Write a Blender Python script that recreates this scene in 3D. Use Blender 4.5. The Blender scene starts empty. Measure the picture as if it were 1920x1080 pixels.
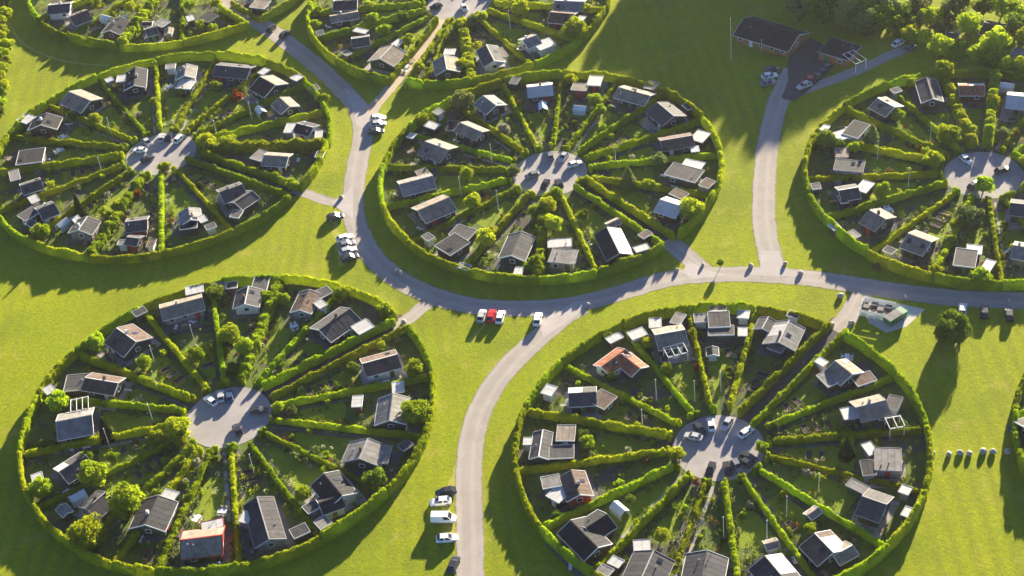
import bpy, math, random
import numpy as np
from mathutils import Vector, Matrix, noise
R = math.radians
rng = random.Random(7)
nrg = np.random.default_rng(11)

# ------------------------------------------------------------------ camera, sky, sun, exposure
FPX, PITCH, ROLL, CAMH = 3210.66, R(40.075), R(-7.248), 223.02
SUN_AZ, SUN_EL = R(62.0), R(11.8)
SUN_STRENGTH, SKY_STRENGTH, EXPOSURE = 5.0, 0.06, 2.3
HAZE = 0.000032
sc = bpy.context.scene
col = sc.collection
_c, _s = math.cos(ROLL), math.sin(ROLL)
_X = Vector((1, 0, 0)); _U = Vector((0, math.sin(PITCH), math.cos(PITCH))); _F = Vector((0, math.cos(PITCH), -math.sin(PITCH)))
cam_right = _X * _c + _U * _s
cam_up = _U * _c - _X * _s
cd = bpy.data.cameras.new('camera'); cam = bpy.data.objects.new('camera', cd); col.objects.link(cam)
m = Matrix((cam_right, cam_up, -_F)).transposed().to_4x4(); m.translation = (0, 0, CAMH)
cam.matrix_world = m
cd.sensor_width = 36.0; cd.lens = FPX / 1920 * 36; cd.clip_start = 1; cd.clip_end = 5000
sc.camera = cam
sc.render.resolution_x = 1024; sc.render.resolution_y = 576

w = bpy.data.worlds.new('World'); sc.world = w; w.use_nodes = True
nt = w.node_tree; bg = nt.nodes['Background']
sky = nt.nodes.new('ShaderNodeTexSky'); sky.sky_type = 'NISHITA'; sky.sun_disc = False
sky.sun_elevation = SUN_EL; sky.sun_rotation = R(90) - SUN_AZ
sky.air_density = 0.45; sky.dust_density = 0.3; sky.ozone_density = 3.0
nt.links.new(sky.outputs[0], bg.inputs[0]); bg.inputs[1].default_value = SKY_STRENGTH
sl = bpy.data.lights.new('sun', 'SUN'); so = bpy.data.objects.new('sun', sl); col.objects.link(so)
sl.energy = SUN_STRENGTH; sl.angle = R(0.9); sl.color = (1.0, 0.88, 0.64)
SDIR = Vector((math.cos(SUN_EL) * math.cos(SUN_AZ), math.cos(SUN_EL) * math.sin(SUN_AZ), math.sin(SUN_EL)))
so.rotation_euler = SDIR.to_track_quat('Z', 'Y').to_euler(); so.location = (0, 300, 200)
sc.view_settings.view_transform = 'Standard'; sc.view_settings.look = 'None'
sc.view_settings.exposure = EXPOSURE; sc.view_settings.gamma = 1.0

def G(px, z=0.0):
    """photo pixel (1920 wide) -> point on the horizontal plane z"""
    u = (px[0] - 960) / FPX; v = -(px[1] - 540) / FPX
    d = cam_right * u + cam_up * v + _F
    t = (z - CAMH) / d.z
    return Vector((d.x * t, d.y * t, z))

# ------------------------------------------------------------------ materials
MATS = {}
def mat(name, rgb, rough=0.8, spec=0.3, var=0.12, nscale=0.6, rgb2=None, bump=0.0, bscale=8.0, metal=0.0, objvar=0.0):
    if name in MATS: return MATS[name]
    M = bpy.data.materials.new(name); M.use_nodes = True; t = M.node_tree; b = t.nodes['Principled BSDF']
    b.inputs['Roughness'].default_value = rough; b.inputs['Specular IOR Level'].default_value = spec; b.inputs['Metallic'].default_value = metal
    geo = t.nodes.new('ShaderNodeNewGeometry')
    n = t.nodes.new('ShaderNodeTexNoise'); n.inputs['Scale'].default_value = nscale; n.inputs['Detail'].default_value = 6
    n.inputs['Roughness'].default_value = 0.65
    t.links.new(geo.outputs['Position'], n.inputs['Vector'])
    mx = t.nodes.new('ShaderNodeMix'); mx.data_type = 'RGBA'
    r2 = rgb2 or tuple(max(0, c * (1 - 3.0 * var)) for c in rgb)
    mx.inputs['A'].default_value = (*r2, 1); mx.inputs['B'].default_value = (*[min(1, c * (1 + var)) for c in rgb], 1)
    cr = t.nodes.new('ShaderNodeMapRange'); cr.inputs['From Min'].default_value = 0.32; cr.inputs['From Max'].default_value = 0.62
    t.links.new(n.outputs['Fac'], cr.inputs['Value']); t.links.new(cr.outputs['Result'], mx.inputs['Factor'])
    out = mx.outputs['Result']
    if objvar:
        oi = t.nodes.new('ShaderNodeObjectInfo'); hs = t.nodes.new('ShaderNodeHueSaturation')
        mr = t.nodes.new('ShaderNodeMapRange'); mr.inputs['To Min'].default_value = 1 - objvar; mr.inputs['To Max'].default_value = 1 + objvar
        t.links.new(oi.outputs['Random'], mr.inputs['Value']); t.links.new(mr.outputs['Result'], hs.inputs['Value'])
        t.links.new(out, hs.inputs['Color']); out = hs.outputs['Color']
    t.links.new(out, b.inputs['Base Color'])
    if bump:
        n2 = t.nodes.new('ShaderNodeTexNoise'); n2.inputs['Scale'].default_value = bscale; n2.inputs['Detail'].default_value = 5
        t.links.new(geo.outputs['Position'], n2.inputs['Vector'])
        bp = t.nodes.new('ShaderNodeBump'); bp.inputs['Strength'].default_value = bump; bp.inputs['Distance'].default_value = 0.1
        t.links.new(n2.outputs['Fac'], bp.inputs['Height']); t.links.new(bp.outputs['Normal'], b.inputs['Normal'])
    MATS[name] = M; return M

def leafmat(name, rgb, rgb2, trans=0.45, brown=0.0):
    if name in MATS: return MATS[name]
    M = bpy.data.materials.new(name); M.use_nodes = True; t = M.node_tree; t.nodes.clear()
    out = t.nodes.new('ShaderNodeOutputMaterial'); geo = t.nodes.new('ShaderNodeNewGeometry')
    oi = t.nodes.new('ShaderNodeObjectInfo')
    mx = t.nodes.new('ShaderNodeMix'); mx.data_type = 'RGBA'
    mx.inputs['A'].default_value = (*rgb, 1); mx.inputs['B'].default_value = (*rgb2, 1)
    nz = t.nodes.new('ShaderNodeTexNoise'); nz.inputs['Scale'].default_value = 0.5; nz.inputs['Detail'].default_value = 4
    t.links.new(geo.outputs['Position'], nz.inputs['Vector'])
    a1 = t.nodes.new('ShaderNodeMath'); a1.operation = 'MULTIPLY_ADD'; a1.inputs[1].default_value = 0.45; a1.inputs[2].default_value = -0.25
    t.links.new(geo.outputs['Random Per Island'], a1.inputs[0])
    a2 = t.nodes.new('ShaderNodeMath'); a2.operation = 'MULTIPLY_ADD'; a2.inputs[1].default_value = 1.1; a2.use_clamp = True
    t.links.new(nz.outputs['Fac'], a2.inputs[0]); t.links.new(a1.outputs[0], a2.inputs[2])
    t.links.new(a2.outputs[0], mx.inputs['Factor'])
    hs = t.nodes.new('ShaderNodeHueSaturation')
    mr = t.nodes.new('ShaderNodeMapRange'); mr.inputs['To Min'].default_value = 0.70; mr.inputs['To Max'].default_value = 1.25
    t.links.new(oi.outputs['Random'], mr.inputs['Value']); t.links.new(mr.outputs['Result'], hs.inputs['Value'])
    src = mx.outputs['Result']
    if brown:
        nb = t.nodes.new('ShaderNodeTexNoise'); nb.inputs['Scale'].default_value = 0.28; nb.inputs['Detail'].default_value = 5; t.links.new(geo.outputs['Position'], nb.inputs['Vector'])
        rb = t.nodes.new('ShaderNodeMapRange'); rb.inputs['From Min'].default_value = 0.60; rb.inputs['From Max'].default_value = 0.72; rb.inputs['To Max'].default_value = brown; t.links.new(nb.outputs['Fac'], rb.inputs['Value'])
        m2 = t.nodes.new('ShaderNodeMix'); m2.data_type = 'RGBA'; m2.inputs['B'].default_value = (0.17, 0.14, 0.035, 1); t.links.new(src, m2.inputs['A']); t.links.new(rb.outputs['Result'], m2.inputs['Factor']); src = m2.outputs['Result']
    mh = t.nodes.new('ShaderNodeMapRange'); mh.inputs['To Min'].default_value = 0.488; mh.inputs['To Max'].default_value = 0.525
    wn = t.nodes.new('ShaderNodeTexWhiteNoise'); wn.noise_dimensions = '1D'; t.links.new(oi.outputs['Random'], wn.inputs['W']); t.links.new(wn.outputs['Value'], mh.inputs['Value']); t.links.new(mh.outputs['Result'], hs.inputs['Hue'])
    t.links.new(src, hs.inputs['Color'])
    d = t.nodes.new('ShaderNodeBsdfDiffuse'); tr = t.nodes.new('ShaderNodeBsdfTranslucent'); ms = t.nodes.new('ShaderNodeMixShader')
    ms.inputs[0].default_value = trans
    t.links.new(hs.outputs['Color'], d.inputs['Color']); t.links.new(hs.outputs['Color'], tr.inputs['Color'])
    t.links.new(d.outputs[0], ms.inputs[1]); t.links.new(tr.outputs[0], ms.inputs[2]); t.links.new(ms.outputs[0], out.inputs[0])
    MATS[name] = M; return M

HEDGE = leafmat('hedge_leaves', (0.24, 0.30, 0.010), (0.46, 0.52, 0.015), 0.45, brown=0.35)
LEAFY = leafmat('yellow_green_leaves', (0.26, 0.32, 0.012), (0.46, 0.51, 0.02), 0.5)
LEAFG = leafmat('green_leaves', (0.10, 0.145, 0.014), (0.22, 0.28, 0.020))
LEAFP = leafmat('pale_leaves', (0.16, 0.19, 0.05), (0.28, 0.31, 0.09))
LEAFD = leafmat('dark_needles', (0.018, 0.035, 0.012), (0.04, 0.06, 0.02), 0.15)
LEAFR = leafmat('red_leaves', (0.24, 0.03, 0.015), (0.36, 0.07, 0.03))
LEAFO = leafmat('bronze_leaves', (0.22, 0.13, 0.04), (0.30, 0.19, 0.06))
LEAFW = leafmat('white_blossom', (0.30, 0.33, 0.10), (0.62, 0.58, 0.50))
BARK = mat('bark', (0.10, 0.075, 0.055), 0.95, 0.1, bump=0.5, bscale=12)

ROOF = {
 'k': mat('roof_black_felt', (0.026, 0.024, 0.030), 0.85, 0.25, 0.15, 0.9, objvar=0.18),
 'd': mat('roof_dark_grey', (0.055, 0.051, 0.058), 0.85, 0.25, 0.15, 0.9, objvar=0.15),
 's': mat('roof_slate_grey', (0.076, 0.068, 0.082), 0.85, 0.25, 0.16, 0.9, rgb2=(0.055, 0.058, 0.045), objvar=0.13),
 'l': mat('roof_light_grey', (0.215, 0.20, 0.205), 0.85, 0.25, 0.16, 0.7, rgb2=(0.14, 0.135, 0.11), objvar=0.1),
 't': mat('roof_tan', (0.25, 0.205, 0.17), 0.85, 0.25, 0.14, 0.7, rgb2=(0.15, 0.125, 0.09), objvar=0.1),
 'b': mat('roof_brown', (0.125, 0.082, 0.068), 0.85, 0.25, 0.16, 0.9, objvar=0.14),
 'w': mat('roof_white', (0.50, 0.49, 0.48), 0.6, 0.3, 0.05, 0.9, objvar=0.05),
 'r': mat('roof_orange_tile', (0.34, 0.125, 0.07), 0.85, 0.2, 0.16, 1.4, objvar=0.14)}
ROOFWORD = {'k': 'black', 'd': 'dark grey', 's': 'slate grey', 'l': 'pale grey', 't': 'tan', 'b': 'brown', 'w': 'white', 'r': 'orange tiled'}
WALLS = [mat('wall_black_timber', (0.05, 0.045, 0.045), 0.85), mat('wall_brown_timber', (0.12, 0.07, 0.045), 0.85),
         mat('wall_grey_timber', (0.25, 0.24, 0.24), 0.85), mat('wall_white', (0.72, 0.70, 0.66), 0.8, var=0.06),
         mat('wall_dark_green', (0.05, 0.075, 0.055), 0.85)]
WALLRED = mat('wall_red', (0.42, 0.035, 0.03), 0.8)
WALLORANGE = mat('wall_orange_timber', (0.40, 0.17, 0.06), 0.8)
WHITE = mat('white_paint', (0.78, 0.77, 0.74), 0.6, var=0.05)
TRIMG = mat('grey_trim', (0.40, 0.38, 0.38), 0.7, var=0.08)
GLASS = mat('window_glass', (0.03, 0.035, 0.045), 0.08, 0.6, 0.05)
WOOD = mat('weathered_wood', (0.28, 0.22, 0.17), 0.85, objvar=0.15)
DARKM = mat('dark_metal', (0.04, 0.04, 0.045), 0.5, 0.4)
STEEL = mat('pale_pole_paint', (0.70, 0.68, 0.64), 0.5, 0.4, 0.05)
GREENP = mat('green_container_paint', (0.06, 0.20, 0.09), 0.5, 0.4)
STONE = mat('boulder_stone', (0.46, 0.42, 0.38), 0.9, 0.2, 0.2, 2.0, bump=0.4)

def ground_mat(name, build):
    M = bpy.data.materials.new(name); M.use_nodes = True; t = M.node_tree; b = t.nodes['Principled BSDF']
    b.inputs['Roughness'].default_value = 0.95; b.inputs['Specular IOR Level'].default_value = 0.1
    geo = t.nodes.new('ShaderNodeNewGeometry')
    def noi(scale, detail=5, vec=None, rough=0.6):
        n = t.nodes.new('ShaderNodeTexNoise'); n.inputs['Scale'].default_value = scale; n.inputs['Detail'].default_value = detail
        n.inputs['Roughness'].default_value = rough
        t.links.new(vec or geo.outputs['Position'], n.inputs['Vector']); return n.outputs['Fac']
    def rmp(v, lo, hi, a=0.0, bb=1.0):
        r = t.nodes.new('ShaderNodeMapRange'); r.inputs['From Min'].default_value = lo; r.inputs['From Max'].default_value = hi
        r.inputs['To Min'].default_value = a; r.inputs['To Max'].default_value = bb
        t.links.new(v, r.inputs['Value']); return r.outputs['Result']
    def mixc(f, a, bcol):
        x = t.nodes.new('ShaderNodeMix'); x.data_type = 'RGBA'; t.links.new(f, x.inputs['Factor'])
        for k, c in (('A', a), ('B', bcol)):
            if isinstance(c, tuple): x.inputs[k].default_value = (*c, 1)
            else: t.links.new(c, x.inputs[k])
        return x.outputs['Result']
    def scaled(f, val):
        x = t.nodes.new('ShaderNodeMath'); x.operation = 'MULTIPLY'; x.inputs[1].default_value = val; t.links.new(f, x.inputs[0]); return x.outputs[0]
    def bump(v, st, dist):
        bp = t.nodes.new('ShaderNodeBump'); bp.inputs['Strength'].default_value = st; bp.inputs['Distance'].default_value = dist
        t.links.new(v, bp.inputs['Height']); t.links.new(bp.outputs['Normal'], b.inputs['Normal'])
    t.links.new(build(t, geo, noi, rmp, mixc, scaled, bump), b.inputs['Base Color'])
    MATS[name] = M; return M

def b_meadow(t, geo, noi, rmp, mixc, scaled, bump):
    c = mixc(rmp(noi(0.022, 4), 0.35, 0.65), (0.225, 0.265, 0.004), (0.37, 0.385, 0.005))
    c = mixc(rmp(noi(0.09, 6), 0.38, 0.62), c, (0.28, 0.335, 0.005))
    c = mixc(scaled(rmp(noi(0.05, 3), 0.52, 0.66), 0.55), c, (0.16, 0.215, 0.010))
    # faint mowing stripes, only in parts of the lawn, bending slowly
    wv = t.nodes.new('ShaderNodeTexWave'); wv.inputs['Scale'].default_value = 0.10; wv.inputs['Distortion'].default_value = 20.0
    wv.inputs['Detail'].default_value = 1; wv.inputs['Detail Scale'].default_value = 0.07
    t.links.new(geo.outputs['Position'], wv.inputs['Vector'])
    mm = t.nodes.new('ShaderNodeMath'); mm.operation = 'MULTIPLY'; t.links.new(wv.outputs['Fac'], mm.inputs[0]); t.links.new(rmp(noi(0.018, 2), 0.42, 0.62, 0.06, 0.42), mm.inputs[1])
    c = mixc(mm.outputs[0], c, (0.18, 0.19, 0.020))
    c = mixc(scaled(rmp(noi(1.1, 8, rough=0.75), 0.40, 0.70), 0.75), c, (0.14, 0.17, 0.014))
    c = mixc(scaled(rmp(noi(0.13, 6, rough=0.7), 0.55, 0.70), 0.6), c, (0.40, 0.34, 0.07))
    c = mixc(scaled(rmp(noi(0.6, 5), 0.62, 0.70), 0.6), c, (0.17, 0.15, 0.05))
    bump(noi(1.6, 9, rough=0.8), 0.5, 0.35)
    return c
MEADOW = ground_mat('mown_grass', b_meadow)
def b_garden(t, geo, noi, rmp, mixc, scaled, bump):
    c = mixc(rmp(noi(0.5, 6), 0.3, 0.7), (0.10, 0.14, 0.036), (0.16, 0.205, 0.038))
    c = mixc(rmp(noi(0.16, 5), 0.52, 0.58), c, (0.105, 0.092, 0.092))
    c = mixc(scaled(rmp(noi(2.5, 6), 0.45, 0.75), 0.6), c, (0.07, 0.075, 0.03))
    bump(noi(3.0, 6, rough=0.7), 0.5, 0.25)
    return c
GARDEN = ground_mat('garden_soil_and_lawn', b_garden)
def b_lawn(t, geo, noi, rmp, mixc, scaled, bump):
    c = mixc(rmp(noi(0.3, 6), 0.3, 0.7), (0.18, 0.24, 0.026), (0.27, 0.32, 0.022))
    c = mixc(scaled(rmp(noi(3.0, 6), 0.45, 0.75), 0.5), c, (0.10, 0.13, 0.02))
    bump(noi(2.5, 6, rough=0.7), 0.5, 0.25)
    return c
LAWN = ground_mat('garden_lawn_grass', b_lawn)
def b_road(a, bb, cc, tracks=False):
    def f(t, geo, noi, rmp, mixc, scaled, bump):
        c = mixc(rmp(noi(0.35, 6), 0.3, 0.7), a, bb)
        c = mixc(scaled(rmp(noi(4.0, 6), 0.45, 0.75), 0.5), c, cc)
        c = mixc(scaled(rmp(noi(0.09, 3), 0.50, 0.56), 0.35), c, cc)
        if tracks:
            tc = t.nodes.new('ShaderNodeTexCoord'); sp = t.nodes.new('ShaderNodeSeparateXYZ'); t.links.new(tc.outputs['UV'], sp.inputs[0])
            sn = t.nodes.new('ShaderNodeMath'); sn.operation = 'SINE'; ml = t.nodes.new('ShaderNodeMath'); ml.operation = 'MULTIPLY'; ml.inputs[1].default_value = 4 * math.pi
            t.links.new(sp.outputs['X'], ml.inputs[0]); t.links.new(ml.outputs[0], sn.inputs[0])
            c = mixc(scaled(rmp(sn.outputs[0], -0.2, 1.0), 0.28), c, tuple(min(1, v * 1.25) for v in bb))
            ed = t.nodes.new('ShaderNodeMath'); ed.operation = 'SUBTRACT'; ed.inputs[1].default_value = 0.5; t.links.new(sp.outputs['X'], ed.inputs[0])
            ab = t.nodes.new('ShaderNodeMath'); ab.operation = 'ABSOLUTE'; t.links.new(ed.outputs[0], ab.inputs[0])
            ad = t.nodes.new('ShaderNodeMath'); ad.operation = 'MULTIPLY_ADD'; ad.inputs[1].default_value = 0.16; t.links.new(noi(1.3, 5), ad.inputs[0]); t.links.new(ab.outputs[0], ad.inputs[2])
            c = mixc(scaled(rmp(ad.outputs[0], 0.53, 0.57), 0.75), c, (0.20, 0.17, 0.09))
            vo = t.nodes.new('ShaderNodeTexVoronoi'); vo.feature = 'DISTANCE_TO_EDGE'; vo.inputs['Scale'].default_value = 0.22; t.links.new(geo.outputs['Position'], vo.inputs['Vector'])
            c = mixc(scaled(rmp(vo.outputs['Distance'], 0.012, 0.004), 0.14), c, (0.12, 0.11, 0.11))
        bump(noi(9.0, 4), 0.25, 0.05)
        return c
    return f
ROADM = ground_mat('pale_road_gravel', b_road((0.36, 0.315, 0.285), (0.42, 0.37, 0.335), (0.30, 0.265, 0.24), True))
ROADJ = ground_mat('junction_gravel', b_road((0.44, 0.39, 0.375), (0.51, 0.455, 0.435), (0.37, 0.33, 0.32)))
SANDM = ground_mat('sandy_path', b_road((0.48, 0.39, 0.29), (0.55, 0.45, 0.34), (0.40, 0.32, 0.24)))
PLAZAM = ground_mat('plaza_gravel', b_road((0.34, 0.31, 0.305), (0.43, 0.39, 0.385), (0.27, 0.245, 0.245)))
PAVEM = ground_mat('paving', b_road((0.13, 0.122, 0.125), (0.19, 0.178, 0.18), (0.10, 0.095, 0.097)))
CONCM = ground_mat('pale_concrete', b_road((0.55, 0.51, 0.47), (0.62, 0.58, 0.53), (0.46, 0.43, 0.40)))
YARDM = ground_mat('dark_asphalt', b_road((0.085, 0.075, 0.08), (0.12, 0.105, 0.11), (0.06, 0.055, 0.06)))

# ------------------------------------------------------------------ object helpers
def link(name, data, parent=None):
    o = bpy.data.objects.new(name, data); col.objects.link(o)
    if parent is not None: o.parent = parent
    return o
def tag(o, label=None, cat=None, group=None, kind=None):
    if label: o['label'] = label
    if cat: o['category'] = cat
    if group: o['group'] = group
    if kind: o['kind'] = kind
    return o
def empty(name, loc=(0, 0, 0), rz=0.0):
    o = link(name, None); o.location = loc; o.rotation_euler = (0, 0, rz); o.empty_display_size = 0.5; return o
def mesh(name, verts, faces, material=None, smooth=False):
    me = bpy.data.meshes.new(name); me.from_pydata([tuple(v) for v in verts], [], faces)
    if material: me.materials.append(material)
    if smooth: me.shade_smooth()
    me.update(); return me
_UNIT = {}
def unit_box(material):
    k = material.name
    if k not in _UNIT:
        v = [(x, y, z) for z in (-.5, .5) for y in (-.5, .5) for x in (-.5, .5)]
        f = [(0, 2, 3, 1), (4, 5, 7, 6), (0, 1, 5, 4), (2, 6, 7, 3), (0, 4, 6, 2), (1, 3, 7, 5)]
        _UNIT[k] = mesh('box_' + k, v, f, material)
    return _UNIT[k]
def box(name, material, parent, loc, dims, rot=(0, 0, 0)):
    o = link(name, unit_box(material), parent); o.location = loc; o.scale = dims; o.rotation_euler = rot; return o
def tube_mesh(name, p0, p1, r0, r1, material, n=8):
    p0, p1 = Vector(p0), Vector(p1); d = (p1 - p0).normalized(); a = d.orthogonal().normalized(); b = d.cross(a)
    v = []
    for p, r in ((p0, r0), (p1, r1)):
        for i in range(n):
            t = 2 * math.pi * i / n; v.append(p + (a * math.cos(t) + b * math.sin(t)) * r)
    f = [(i, (i + 1) % n, n + (i + 1) % n, n + i) for i in range(n)] + [tuple(range(n - 1, -1, -1)), tuple(range(n, 2 * n))]
    return mesh(name, v, f, material, True)
def copy_tree(o, parent=None):
    c = o.copy(); col.objects.link(c); c.parent = parent
    for ch in list(o.children): copy_tree(ch, c)
    return c

def quads_mesh(name, C, N, S, material, extra_v=None, extra_f=None, jitter=0.6):
    """leaf quads: centres C, rough normals N, half sizes S, one island each, plus an optional core surface"""
    n = len(C)
    N = N + nrg.normal(0, jitter, (n, 3)); N /= np.linalg.norm(N, axis=1)[:, None] + 1e-9
    A = np.cross(N, nrg.normal(0, 1, (n, 3))); A /= np.linalg.norm(A, axis=1)[:, None] + 1e-9
    B = np.cross(N, A); S = np.asarray(S)[:, None]
    asp = nrg.uniform(0.6, 1.0, (n, 1))
    V = np.stack([C - A * S, C - B * S * asp, C + A * S, C + B * S * asp], 1).reshape(-1, 3)
    F = np.arange(4 * n).reshape(-1, 4)
    if extra_v is not None:
        ev = np.asarray(extra_v, float); ef = np.asarray(extra_f, int) + len(V)
        V = np.concatenate([V, ev]); F = np.concatenate([F, ef])
    me = bpy.data.meshes.new(name)
    me.vertices.add(len(V)); me.vertices.foreach_set('co', V.astype(np.float32).ravel())
    me.loops.add(4 * len(F)); me.loops.foreach_set('vertex_index', F.astype(np.int32).ravel())
    me.polygons.add(len(F)); me.polygons.foreach_set('loop_start', (np.arange(len(F)) * 4).astype(np.int32))
    me.update(calc_edges=True); me.materials.append(material); return me

def hedge_mesh(name, pts, width, height, material, dens=90, rough=0.14, seed=0, step=0.4, leaf=(0.08, 0.19), closed=False, lump=0.12):
    """clipped hedge along the polyline pts"""
    P = [Vector((p[0], p[1], 0)) for p in pts]
    segs = [(P[i + 1] - P[i]).length for i in range(len(P) - 1)]; L = sum(segs)
    n = max(2, int(L / step)); path = []; tan = []
    acc = 0; i = 0
    for k in range(n + 1):
        s = L * k / n
        while i < len(segs) - 1 and s > acc + segs[i]: acc += segs[i]; i += 1
        d = (P[i + 1] - P[i]).normalized(); path.append(P[i] + d * (s - acc)); tan.append(d)
    prof = [(-.5, 0.0), (-.54, .45), (-.47, .85), (-.25, 1.0), (.25, 1.0), (.47, .85), (.54, .45), (.5, 0.0)]
    V = []; F = []; m_ = len(prof)
    for k, (p, d) in enumerate(zip(path, tan)):
        nx = Vector((-d.y, d.x, 0)); endf = 1.0 if 0 < k < n else 0.75
        hh = 1 + lump * noise.noise((p.x * 0.35 + seed, p.y * 0.35, 3.1)) + 0.5 * lump * noise.noise((p.x * 1.3, p.y * 1.3 + seed, 7.7))
        ww = 1 + 1.3 * lump * noise.noise((p.x * 0.6, p.y * 0.6, 11 + seed))
        off = 0.12 * noise.noise((p.x * 0.2 + 5, p.y * 0.2 + seed, 1))
        for (a, h) in prof:
            q = p + nx * (a * width * ww * endf + off) + Vector((0, 0, h * height * hh * (endf if h > .5 else 1)))
            j = rough * (noise.noise_vector(q * 1.7 + Vector((seed, 0, 0)))) * (0.4 if h == 0 else 1)
            if h == 0: j.z = 0
            V.append(q + j)
    for k in range(n):
        for j in range(m_ - 1):
            a = k * m_ + j; F.append((a, a + m_, a + m_ + 1, a + 1))
    F.append((0, 1, 2, 3)); F.append((0, 3, 4, 7)); F.append((4, 5, 6, 7))
    e = n * m_; F.append((e + 3, e + 2, e + 1, e)); F.append((e + 7, e + 4, e + 3, e)); F.append((e + 7, e + 6, e + 5, e + 4))
    VA = np.array([tuple(v) for v in V]); FA = np.array(F[:n * (m_ - 1)])
    cnt = int(L * dens); fi = nrg.integers(0, len(FA), cnt)
    q = VA[FA[fi]]; u = nrg.random((cnt, 1)); v = nrg.random((cnt, 1))
    C = (q[:, 0] * (1 - u) + q[:, 1] * u) * (1 - v) + (q[:, 3] * (1 - u) + q[:, 2] * u) * v
    Nn = np.cross(q[:, 1] - q[:, 0], q[:, 3] - q[:, 0]); Nn /= np.linalg.norm(Nn, axis=1)[:, None] + 1e-9
    C = C + Nn * nrg.uniform(-0.05, 0.12, (cnt, 1)); C[:, 2] = np.maximum(C[:, 2], 0.08)
    return quads_mesh(name, C, Nn, nrg.uniform(leaf[0], leaf[1], cnt), material, VA, F)

# ------------------------------------------------------------------ garden rings (centre, radius; from fitting circles to the photo)
RINGS = {'A': ((-76.3, 328.6), 39.3), 'B': ((11.4, 302.1), 37.3), 'C': ((101.3, 282.2), 37.0), 'D': ((-56.5, 237.8), 39.3),
         'E': ((33.2, 213.7), 36.8), 'F': ((-4.2, 378.6), 38.2), 'G': ((-77.5, 416.0), 41.4), 'H': ((122.8, 197.2), 39.5)}
RPHRASE = {'A': 'ring off short spur', 'B': 'ring inside road bend', 'C': 'ring nearest clubhouse', 'D': 'ring with red gable',
           'E': 'ring with orange roof', 'F': 'ring with sandy path', 'G': 'ring beside boundary trees', 'H': 'ring past boulder row'}
REF = {k: 'gateway' for k in RINGS}; REF['C'] = 'tall-hedge gap'; REF['H'] = 'boulders'
# radial hedges: photo pixel near the outer end; 'T' marks tall bushy ones
SPOKES = {
 'A': [(77,188),(180,139),(292,113),(403,107),(506,113),(577,151),(619,203),(617,267,'T'),(427,420),(302,460),(169,476,'T'),(91,420),(20,382),(44,313),(7,252)],
 'B': [(762,244),(891,217),(942,150),(1054,135),(1164,141),(1251,169),(1322,219),(1348,285),(1336,362),(1116,502),(1022,387,'T'),(871,496),(769,449),(724,384),(724,309)],
 'C': [(1581,198),(1663,155),(1770,142,'T'),(1865,143,'T'),(1920,219),(1919,271),(1920,336),(1920,413),(1879,528),(1754,507),(1635,466),(1555,403),(1519,330),(1620,271)],
 'D': [(263,573),(396,530),(528,515,'T'),(644,534),(804,702),(787,813),(707,911),(598,1002),(447,1055),(293,1062),(215,1047),(150,1020),(70,945),(42,847),(65,740),(120,650)],
 'E': [(1053,677),(1165,607),(1288,568),(1422,565),(1685,698),(1725,800),(1717,913),(1653,1017),(1527,1080),(1380,1060),(1258,1080),(1104,1080),(1008,991),(973,878),(1002,770)],
 'F': [(575,21),(587,72),(643,108),(795,153),(882,135,'T'),(990,112),(1095,75),(1110,14)],
 'G': [(73,31),(131,64),(231,78,'T'),(341,71)],
 'H': [(1902,770),(1908,840)]}
ENTRY = {'A': [((567,349),(378,284)), ((540,362),(347,293))], 'B': [((1264,440),(1098,333)), ((1244,456),(1076,344))],
         'D': [((740,596),(492,722)), ((764,609),(507,741))], 'E': [((1557,602),(1385,772)), ((1588,615),(1410,793))],
         'F': [((728,150),(820,33)), ((758,157),(842,33))], 'G': [((465,44),(411,11)), ((487,34),(433,2))]}
ORD = ['zeroth','first','second','third','fourth','fifth','sixth','seventh','eighth','ninth','tenth','eleventh','twelfth','thirteenth','fourteenth','fifteenth','sixteenth','seventeenth','eighteenth']
def ang(ring, p):
    c = RINGS[ring][0]; return math.atan2(p[1] - c[1], p[0] - c[0])
TAU = 2 * math.pi
EANG = {}
for k in RINGS:
    if k in ENTRY:
        a = [ang(k, G(e[0], 1.5)) for e in ENTRY[k]]
        EANG[k] = math.atan2(sum(map(math.sin, a)), sum(map(math.cos, a)))
    elif k == 'C': EANG[k] = ang('C', G((1817, 138), 1.5))
    else: EANG[k] = math.pi
SANG = {}
for k, L in SPOKES.items():
    rel = sorted(((EANG[k] - ang(k, G(s[:2], 1.5))) % TAU, len(s) > 2) for s in L)    # clockwise from the gateway
    SANG[k] = rel
def plot_of(p):
    for k, (c, r) in RINGS.items():
        if math.hypot(p[0] - c[0], p[1] - c[1]) < r + 0.5:
            a = (EANG[k] - ang(k, p)) % TAU
            n = 1 + sum(1 for (s, _) in SANG[k] if s < a)
            return k, n
    return None
def place_phrase(p):
    q = plot_of(p)
    if not q: return 'on the open lawn'
    return 'in %s plot clockwise from %s, %s' % (ORD[min(q[1], 18)], REF[q[0]], RPHRASE[q[0]])

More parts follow.
